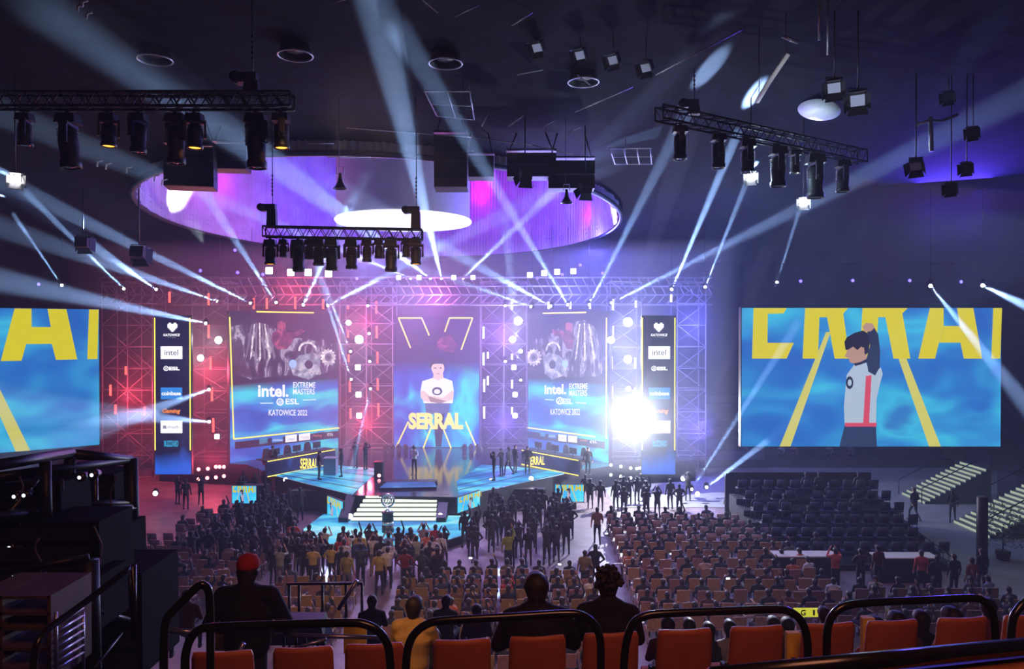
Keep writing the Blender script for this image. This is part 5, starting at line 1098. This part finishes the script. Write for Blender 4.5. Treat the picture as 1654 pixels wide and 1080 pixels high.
# handrail hoops
HR = mat('hoop_paint', (.02, .018, .022), .22, .5, spec=.8)
def hoop(pts, d0, d1, label, r=.021):
    x0, x1 = pts[0][0], pts[-1][0]; P_ = []
    for x, y in pts:
        f = (x-x0)/(x1-x0) if x1 != x0 else 0; P_.append(P(x, y, d0+(d1-d0)*max(0, min(1, f))))
    Q = []
    for i in range(len(P_)-1):
        a0 = P_[max(i-1, 0)]; a = P_[i]; b = P_[i+1]; b1 = P_[min(i+2, len(P_)-1)]
        for k in range(5):
            t = k/5; Q.append(.5*((2*a)+(b-a0)*t+(2*a0-5*a+4*b-b1)*t*t+(3*a-a0-3*b+b1)*t**3))
    Q.append(P_[-1]); Q = [Vector((Q[0].x, Q[0].y, Q[0].z-.5))]+Q+[Vector((Q[-1].x, Q[-1].y, Q[-1].z-.5))]
    return tag(MB().tube(Q, r, 12).build('handrail_hoop', HR), label, 'railing')
hoop([(297, 1080), (298, 1058), (305, 1035), (318, 1020), (342, 1014), (450, 1010), (560, 1007), (590, 1010), (612, 1022), (626, 1045), (630, 1080)], 3.65, 3.7, 'dark handrail hoop over the first orange seats by the guard')
hoop([(655, 1080), (658, 1050), (668, 1026), (690, 1009), (722, 1003), (830, 997), (915, 992), (943, 996), (961, 1011), (970, 1035), (971, 1080)], 3.75, 3.85, 'dark handrail hoop in front of the broad dark haired man')
hoop([(1008, 1080), (1012, 1040), (1022, 1010), (1040, 997), (1072, 992), (1170, 988), (1255, 985), (1283, 992), (1299, 1010), (1306, 1040), (1306, 1080)], 3.85, 3.95, 'dark handrail hoop over the white rimmed heads')
hoop([(1337, 1080), (1338, 1020), (1348, 993), (1370, 979), (1412, 974), (1500, 970), (1570, 967), (1591, 972), (1605, 990), (1610, 1025), (1610, 1080)], 3.95, 4.1, 'long slanting handrail hoop with the brightest rim')
hoop([(1634, 1080), (1637, 1012), (1645, 988), (1664, 970), (1700, 962), (1760, 958)], 4.1, 4.25, 'handrail hoop cut by the picture edge')
hoop([(262, 1090), (265, 1010), (278, 988), (300, 965), (318, 948), (328, 946), (336, 958), (338, 1000), (338, 1090)], 4.3, 4.4, 'steep arched handrail with a blue rim beside the guard', .024)
hoop([(50, 1090), (56, 1045), (72, 1020), (110, 992), (160, 955), (214, 913)], 4.1, 4.9, 'sloping dark handrail along the black scaffold rack', .02)
BR = mat('rail_steel', (.35, .36, .5), .3, .8)
def bar(a, b, d, label, r=.014, m=BR, name='rail_bar'): return tag(MB().tube([P(*a, d), P(*b, d)], r, 8).build(name, m), label, 'railing')
bar((270, 1019), (312, 1022), 5.8, 'short steel rail between the arched handrail posts', .022); bar((441, 1026), (610, 1031), 6.8, 'level steel rail behind the first hoop', .02); bar((447, 1055), (526, 1034), 6.6, 'slanting steel rail below the level rail behind the first hoop', .016)
bar((371, 1080), (392, 1040), 6.0, 'short bent steel rail by the guard legs', .02); bar((546, 985), (576, 938), 10, 'thin slanting rail by the olive dressed person', .03); bar((340, 968), (362, 948), 9, 'thin slanting rail beside the guard shoulder', .03)
t = thing('balustrade', 'low railing with thin posts across the floor before the bare centre', 'railing', (0, 0, 0)); MB().tube([P(462, 944, 15), P(585, 943, 15)], .03, 6).build('rail', STEEL, t)
for x in (466, 482, 520, 558, 584): MB().tube([P(x, 944, 15), P(x, 944, 15)-Vector((0, 0, 1.3))], .03, 6).build('post', STEEL, t)
for x in (457, 477, 492, 512): bar((x, 1030), (x, 1060), 6.9, 'one of the thin dark posts under the level steel rail', .014, BLACK, 'rail_post')['group'] = 'posts under the level rail'
# near ledge at the bottom corner
a = P(1150, 1096, 1.6); b = P(1700, 1041, 2.0)
t = thing('near_ledge', 'dark slanting ledge with an orange lit lower lip, closest to the viewer', 'ledge', (0, 0, 0)); M_ = frame(a, b)
MB().tube([a, b], .022, 10).build('ledge_bar', HR, t); MB().box((a+b)/2-Vector((0, .02, .055)), (.0, .0, .0)); 
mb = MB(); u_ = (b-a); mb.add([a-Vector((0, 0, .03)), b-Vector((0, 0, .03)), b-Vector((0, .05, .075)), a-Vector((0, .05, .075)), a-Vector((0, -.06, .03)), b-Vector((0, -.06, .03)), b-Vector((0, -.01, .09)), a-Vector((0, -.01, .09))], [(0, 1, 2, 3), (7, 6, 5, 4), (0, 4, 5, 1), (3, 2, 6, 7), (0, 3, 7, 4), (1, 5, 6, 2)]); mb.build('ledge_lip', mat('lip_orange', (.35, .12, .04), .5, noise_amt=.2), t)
# ------------------------------------------------------------------ near people
def hires(label, J, loc, rz, topcol, name='person', s=1.0, ls=True, trou=None, voxel=.011, tn='x', bulk=1.12):
    mats = (SKM, mat('cloth_'+tn, topcol, .85, noise_amt=.12, nscale=9), trou or TROU, HAIRM, SHOE)
    me = body('person', J, voxel, hires=True, long_sleeve=ls, mats=mats, bulk=bulk); o = link(name, me, None, loc, (0, 0, rz)); o.scale = (s, s, s); tag(o, label, 'person'); return o
tierz = lambda d: 7.4-.432*int((d-4.2)/.9)
g = hires('guard in a black jacket and red cap seen from behind, standing by the arched handrail', std(ell=(-.36, .03, 1.12), elr=(.36, .03, 1.12), wrl=(-.2, .25, 1.02), wrr=(.2, .25, 1.02), head=(0, .03, 1.555), shl=(-.21, 0, 1.40), shr=(.21, 0, 1.40)), (P(398, 0, 6.75).x, 6.75, tierz(6.75)), 0, (.006, .007, .012), s=1.02, tn='black', bulk=1.3)
hd = Vector((0, .03, 1.575)); mb = MB(); mb.lathe([(.096, .02), (.102, .04), (.100, .08), (.078, .125), (.03, .148), (.004, .15)], 24, Matrix.Translation(hd+Vector((0, .0, .045))), cap=True)
mb.prism([(-.07, .08), (.07, .08), (.06, .17), (0, .19), (-.06, .17)], .065, .075, Matrix.Translation(hd)); mb.build('cap', mat('cap_red', (.5, .025, .02), .8), g)
y_ = hires('person in a T-shirt lit yellow orange, seen from behind above the handrail', std(ell=(-.25, .08, 1.16), elr=(.25, .08, 1.16), wrl=(-.13, .3, 1.08), wrr=(.13, .3, 1.08)), (P(668, 0, 8.3).x, 8.3, tierz(8.3)), -.15, (.62, .40, .12), ls=False, voxel=.014, tn='yellow')
lamp('SPOT', (y_.location.x-1.2, 5.2, 11.5), 330, (1, .48, .2), y_.location+Vector((0, 0, 1.3)), .2, 16, .7, 'shirt_fill')  # unseen warm spot added to brighten the T-shirt
m1 = hires('broad dark haired man seen from behind, seated in the near row', {**SEAT, 'shl': (-.20, -.02, .945), 'shr': (.20, -.02, .945), 'ell': (-.3, .04, .72), 'elr': (.3, .04, .72)}, (SX[4].x+.0, SX[4].y+.30, 7.40), .05, (.004, .004, .006), s=.94, tn='dark_a', bulk=1.2)
m2 = hires('person with fluffy dark hair seen from behind, seated beside the broad man', {**SEAT, 'head': (.0, .05, 1.13)}, (SX[5].x+.02, SX[5].y+.34, 7.42), -.1, (.004, .004, .005), s=.92, tn='dark_b')
mb = MB(); rr_ = random.Random(4)
for k in range(60):
    v = Vector((rr_.gauss(0, 1), rr_.gauss(0, 1)-.5, rr_.gauss(0, 1)+.3)).normalized()*.09; caps(mb, Vector((0, .03, 1.22))+v*.6, Vector((0, .03, 1.22))+v*1.15+Vector((rr_.uniform(-.02, .02), 0, -.02)), .03, .02, 1, 8)
mb.build('hair', HAIRM, m2)
# backlit heads of the tier below
WR = mat('hair_light', (.35, .33, .32), .5)
for px, py, lab, c in ((1115, 1003, 'dark head with a white rim, first of the row of rimmed heads', '14161c'), (1147, 1010, 'head with white rim and white collar next to raised hands', '3a3a40'), (1181, 1006, 'pale haired head at the middle of the white rimmed heads', 'c0c0c8'), (1252, 1000, 'taller rimmed head at the end of the row of white rimmed heads', '14161c'), (1275, 1002, 'blurred rimmed head beside the taller one', '4a4048'), (1335, 985, 'dark profile with a bright white edge behind the slanting hoop', '0c1014')):
    d = 10.4; p = P(px, py, d); person('sit_phone' if px == 1147 else 'sit', (p.x, d, p.z-1.26), 0, c, lab)
lamp('SPOT', (P(1180, 1010, 13).x, 14.5, 8.0), 900, (.9, .93, 1), (P(1180, 1010, 10.4).x, 10.4, 6.1), .1, 30, .6, 'tier_light')
for px, py, d, c, lab in ((700, 1040, 9.2, '1a1210', 'dark round head low behind the empty orange seat'), (1420, 1020, 7.2, 'a04a28', 'seated person in a coral top below the slanting hoop'), (1455, 1012, 8.0, '6a4a30', 'seated person in a brown top below the slanting hoop'), (1545, 1005, 7.5, 'c05a28', 'seated person in a bright orange top below the slanting hoop end'),
                      (1492, 1010, 8.6, '181414', 'seated person in black below the middle of the slanting hoop'), (1600, 990, 9.0, '8a3a20', 'seated person in a rust top near the picture edge'), (1080, 1020, 9.5, '5a1a1e', 'seated person in a dark red top beside the rimmed heads'), (720, 985, 14, '4a4a30', 'seated person in an olive top past the yellow lit shirt'), (770, 1000, 13, '3a1c20', 'seated person in dark wine red between the yellow shirt and dark head'),
                      (600, 985, 13.5, '2a2018', 'person in a dark brown top seated behind the first hoop'), (250, 985, 13, '2a2220', 'dim seated person beside the arched handrail'), (300, 975, 14, '5a3a20', 'seated person in a tan top beyond the arched handrail')):
    p = P(px, py-22, d); person('sit', (p.x, d, p.z-1.28), random.uniform(-.2, .2), c, lab)
# yellow boards and boxes behind the railings
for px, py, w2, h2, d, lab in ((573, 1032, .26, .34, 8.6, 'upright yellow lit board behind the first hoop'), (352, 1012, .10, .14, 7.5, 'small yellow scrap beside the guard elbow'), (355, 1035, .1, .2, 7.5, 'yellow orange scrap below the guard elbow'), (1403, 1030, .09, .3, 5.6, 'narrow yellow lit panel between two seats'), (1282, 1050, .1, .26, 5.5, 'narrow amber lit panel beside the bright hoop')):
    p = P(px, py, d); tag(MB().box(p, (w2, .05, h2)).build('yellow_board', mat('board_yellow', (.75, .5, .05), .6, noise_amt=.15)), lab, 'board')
p = P(483, 1005, 12); tag(MB().box((p.x, 12, p.z-.1), (.95, .5, .36), top=.8).build('equipment_box', BLACKP), 'black hump shaped box on the floor before the railing posts', 'box')
# ------------------------------------------------------------------ black scaffold rack with equipment
t = thing('control_scaffold', 'tall black scaffold frame full of gear at the picture corner', 'scaffold', (0, 0, 0))
def seg(a, da, b, db, r=.05): MB().tube([P(*a, da), P(*b, db)], r, 8).build('frame_tube', BLACK, t)
seg((-40, 757), 6.0, (114, 731), 7.5); seg((114, 733), 7.5, (210, 742), 8.2); seg((-40, 776), 6.6, (210, 742), 8.2, .05); seg((210, 740), 8.2, (214, 915), 8.2, .075); seg((112, 733), 7.5, (113, 850), 7.5, .055)
seg((-40, 838), 6.0, (115, 822), 7.5); seg((-40, 858), 6.6, (212, 820), 8.2, .07); seg((72, 745), 6.8, (74, 880), 6.8, .05); seg((115, 815), 7.5, (212, 812), 8.2, .04); seg((150, 1080), 5.2, (214, 1000), 8.2, .012)
seg((140, 905), 6.2, (143, 1085), 6.2, .09); seg((215, 905), 8.2, (234, 1080), 7.4, .05)
RB = mat('rack_black', (.005, .005, .007), .8, noise_amt=.4, nscale=8, spec=.08)
for px, py, w2, dp, h2, d, lab in ((40, 800, 1.0, .5, .34, 7.2, 'upper row of hanging black lamps cases inside the black scaffold'), (150, 785, .75, .5, .36, 8.4, 'black case on the upper shelf near the corner post of the black scaffold'), (60, 895, 1.5, .6, .75, 6.9, 'wide black equipment rack on the middle shelf of the black scaffold'),
                                 (165, 880, .70, .5, .5, 8.0, 'black box by the corner post under the upper shelf'), (185, 985, .95, .8, 1.0, 7.6, 'tall black covered case at the foot of the corner post'), (110, 960, .8, .5, .45, 6.6, 'black mixing rack above the slanting steel plates')):
    p = P(px, py, d); q_ = thing('equipment_rack', lab, 'equipment', p); MB().box((0, 0, 0), (w2, dp, h2), top=.97).build('body', RB, q_); mb = MB()
    for k in range(4): mb.box((0, -dp/2-.01, -h2*.36+k*h2*.24), (w2*.9, .02, h2*.17))
    mb.build('front_panels', BLACKP, q_)
    mb = MB()
    for sx in (-1, 1): mb.tube([(sx*w2*.4, -dp/2-.02, -.06), (sx*w2*.4, -dp/2-.05, 0), (sx*w2*.4, -dp/2-.02, .06)], .008, 5)
    mb.build('handles', STEEL, q_)
for i_, (a_, da_, b2_, db_) in enumerate((((0, 845), 6.4, (70, 760), 6.9), ((74, 870), 6.9, (112, 790), 7.4), ((115, 905), 6.8, (208, 860), 8.1), ((143, 985), 6.2, (232, 1010), 7.5), ((0, 925), 6.0, (142, 900), 6.2), ((0, 1000), 5.6, (140, 960), 6.2), ((152, 742), 7.9, (155, 905), 7.9))):
    MB().tube([P(*a_, da_), P(*b2_, db_)], .028, 6).build('frame_brace', STEEL if i_ % 3 == 0 else BLACK, t)
for i_, (x_, y_0, y_1, d_0) in enumerate(((30, 770, 850, 6.6), (95, 775, 870, 7.0), (182, 770, 850, 7.9), (60, 870, 930, 6.2), (178, 890, 960, 7.4))):
    tag(MB().tube([P(x_+6*math.sin(k*1.1+i_), y_0+(y_1-y_0)*k/6, d_0) for k in range(7)], .010, 5).build('cable', mat('cable_grey', (.08, .06, .06), .6)), 'loose thin cable dangling among the racks of the black scaffold', 'cable', 'loose cables in the black scaffold')
WI = led('indicator_white', 'e0e8ff', 1.6)
for cx, cy_, nx, ny, sx, lab in ((22, 937, 2, 2, 5, 'small pair of lit white indicator windows in the rack'), (63, 937, 5, 2, 6.2, 'double row of lit white indicator windows in the rack')):
    p = P(cx, cy_, 6.2); q_ = thing('indicator_panel', lab, 'display', p); mb = MB(); mb.box((0, .02, 0), (nx*.035+.02, .03, .1)); mb.build('panel', BLACKP, q_); mb = MB()
    for i in range(nx):
        for j in range(ny): mb.box(((i-(nx-1)/2)*.033, 0, (j-.5)*.04), (.022, .006, .022), Matrix.Rotation(.4, 3, 'Y'))
    mb.build('lit_windows', WI, q_)
for px, py in ((22, 802), (38, 800), (14, 885), (29, 888), (44, 891), (128, 771), (148, 767)): 
    p = P(px, py, 6.6); q_ = thing('lamp_head', 'small lamp glinting among the gear inside the black scaffold', 'lamp', p, group='small lamps in the black scaffold'); MB().lathe([(.03, .1), (.045, 0), (.02, -.01)], 10, Matrix.Rotation(-PI/2, 4, 'X')).build('housing', STEEL, q_); MB().lathe([(.018, -.012), (.004, -.016)], 8, Matrix.Rotation(-PI/2, 4, 'X')).build('bulb', led('bulb_glint', 'e8eeff', 1.2), q_)
t = thing('shelf_unit', 'brown reddish shelf unit with lit orange shelves in the bottom corner', 'shelves', (0, 0, 0)); WD = mat('shelf_wood', (.10, .05, .045), .6, noise_amt=.2); OR = mat('shelf_orange', (.50, .20, .06), .6, noise_amt=.2, nscale=20)
d = 5.2; x0 = P(-40, 0, d).x; x1 = P(84, 0, d).x
for y in (962, 988, 1012, 1045, 1078): z = P(0, y, d).z; MB().box(((x0+x1)/2, d+.2, z), (x1-x0, .5, .022)).build('shelf', WD, t)
for x in (x1, P(6, 0, d).x): MB().box((x, d+.2, P(0, 1030, d).z), (.025, .5, .62)).build('side_panel', WD, t)
for y in (1010, 1055): z = P(0, y, d).z; MB().box(((x0+x1)/2, d+.1, z), (x1-x0-.06, .02, .075)).build('orange_front', OR, t)
z = P(0, 1024, d).z; MB().box(((x0+x1)/2, d+.1, z), (x1-x0-.06, .03, .035)).build('green_strip', mat('strip_green', (.03, .10, .02), .6), t)
t = thing('slatted_grille', 'steel slatted panel with slanting bars below the sloping handrail', 'grille', (0, 0, 0)); 
for k in range(7): MB().tube([P(88, 1010+k*12, 4.9), P(132, 983+k*12, 5.5)], .011, 6).build('slat', BR, t)
for x in (88, 132): MB().tube([P(x, 990, 4.9 if x < 100 else 5.5), P(x, 1090, 4.9 if x < 100 else 5.5)], .012, 6).build('frame_bar', BR, t)
tag(MB().tube([P(150, 850, 6.4), P(163, 880, 6.4), P(160, 910, 6.4), P(147, 925, 6.4)], .008, 5).build('cable', mat('cable_grey', (.08, .06, .06), .6)), 'thin cable hanging in a curve inside the black scaffold', 'cable')
# a few lit phones in the crowd
PH = led('phone_screen', 'e8ecff', 2.2)
for px, py, d in ((258, 949, 26), (690, 932, 29), (760, 902, 31), (904, 912, 31), (645, 885, 33), (1208, 898, 32), (1177, 935, 27), (1085, 895, 33), (980, 862, 36)):
    p = P(px, py, d); q_ = thing('phone', 'tiny lit phone screen held up in the crowd', 'phone', p, (random.uniform(-.3, .3), 0, random.uniform(-.5, .5)), 'lit phones in the crowd'); MB().box((0, .01, 0), (.16, .012, .085)).build('body', BLACKP, q_); MB().box((0, 0, 0), (.145, .004, .07)).build('screen', PH, q_)

# the farthest chairs and figures, past what one could count, as one mass each
def mass(objs, name, m, label, cat):
    mb = MB()
    for o in objs:
        M = o.matrix_basis; me = o.data; mb.add([M @ v.co for v in me.vertices], [tuple(p.vertices) for p in me.polygons], True)
    for o in objs: bpy.data.objects.remove(o)
    tag(mb.build(name, m), label, cat, kind='stuff')
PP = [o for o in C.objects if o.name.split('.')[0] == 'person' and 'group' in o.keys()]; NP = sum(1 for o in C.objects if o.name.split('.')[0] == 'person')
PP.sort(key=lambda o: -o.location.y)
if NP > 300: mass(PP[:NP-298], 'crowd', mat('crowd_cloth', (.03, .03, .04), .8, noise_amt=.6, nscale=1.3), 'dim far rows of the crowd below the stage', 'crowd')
CC = sorted([o for o in C.objects if o.name.split('.')[0] == 'chair'], key=lambda o: -o.location.y)
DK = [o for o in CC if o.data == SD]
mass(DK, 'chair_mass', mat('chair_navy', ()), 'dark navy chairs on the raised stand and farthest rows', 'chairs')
CC = [o for o in C.objects if o.name.split('.')[0] == 'chair']; CC.sort(key=lambda o: -o.location.y)
if len(CC) > 298: mass(CC[:len(CC)-298], 'chair_mass', mat('chair_mauve', ()), 'far rows of chairs beyond the countable ones, near the stage', 'chairs')
print('PEOPLE', NP, 'CHAIRS', len(CC))
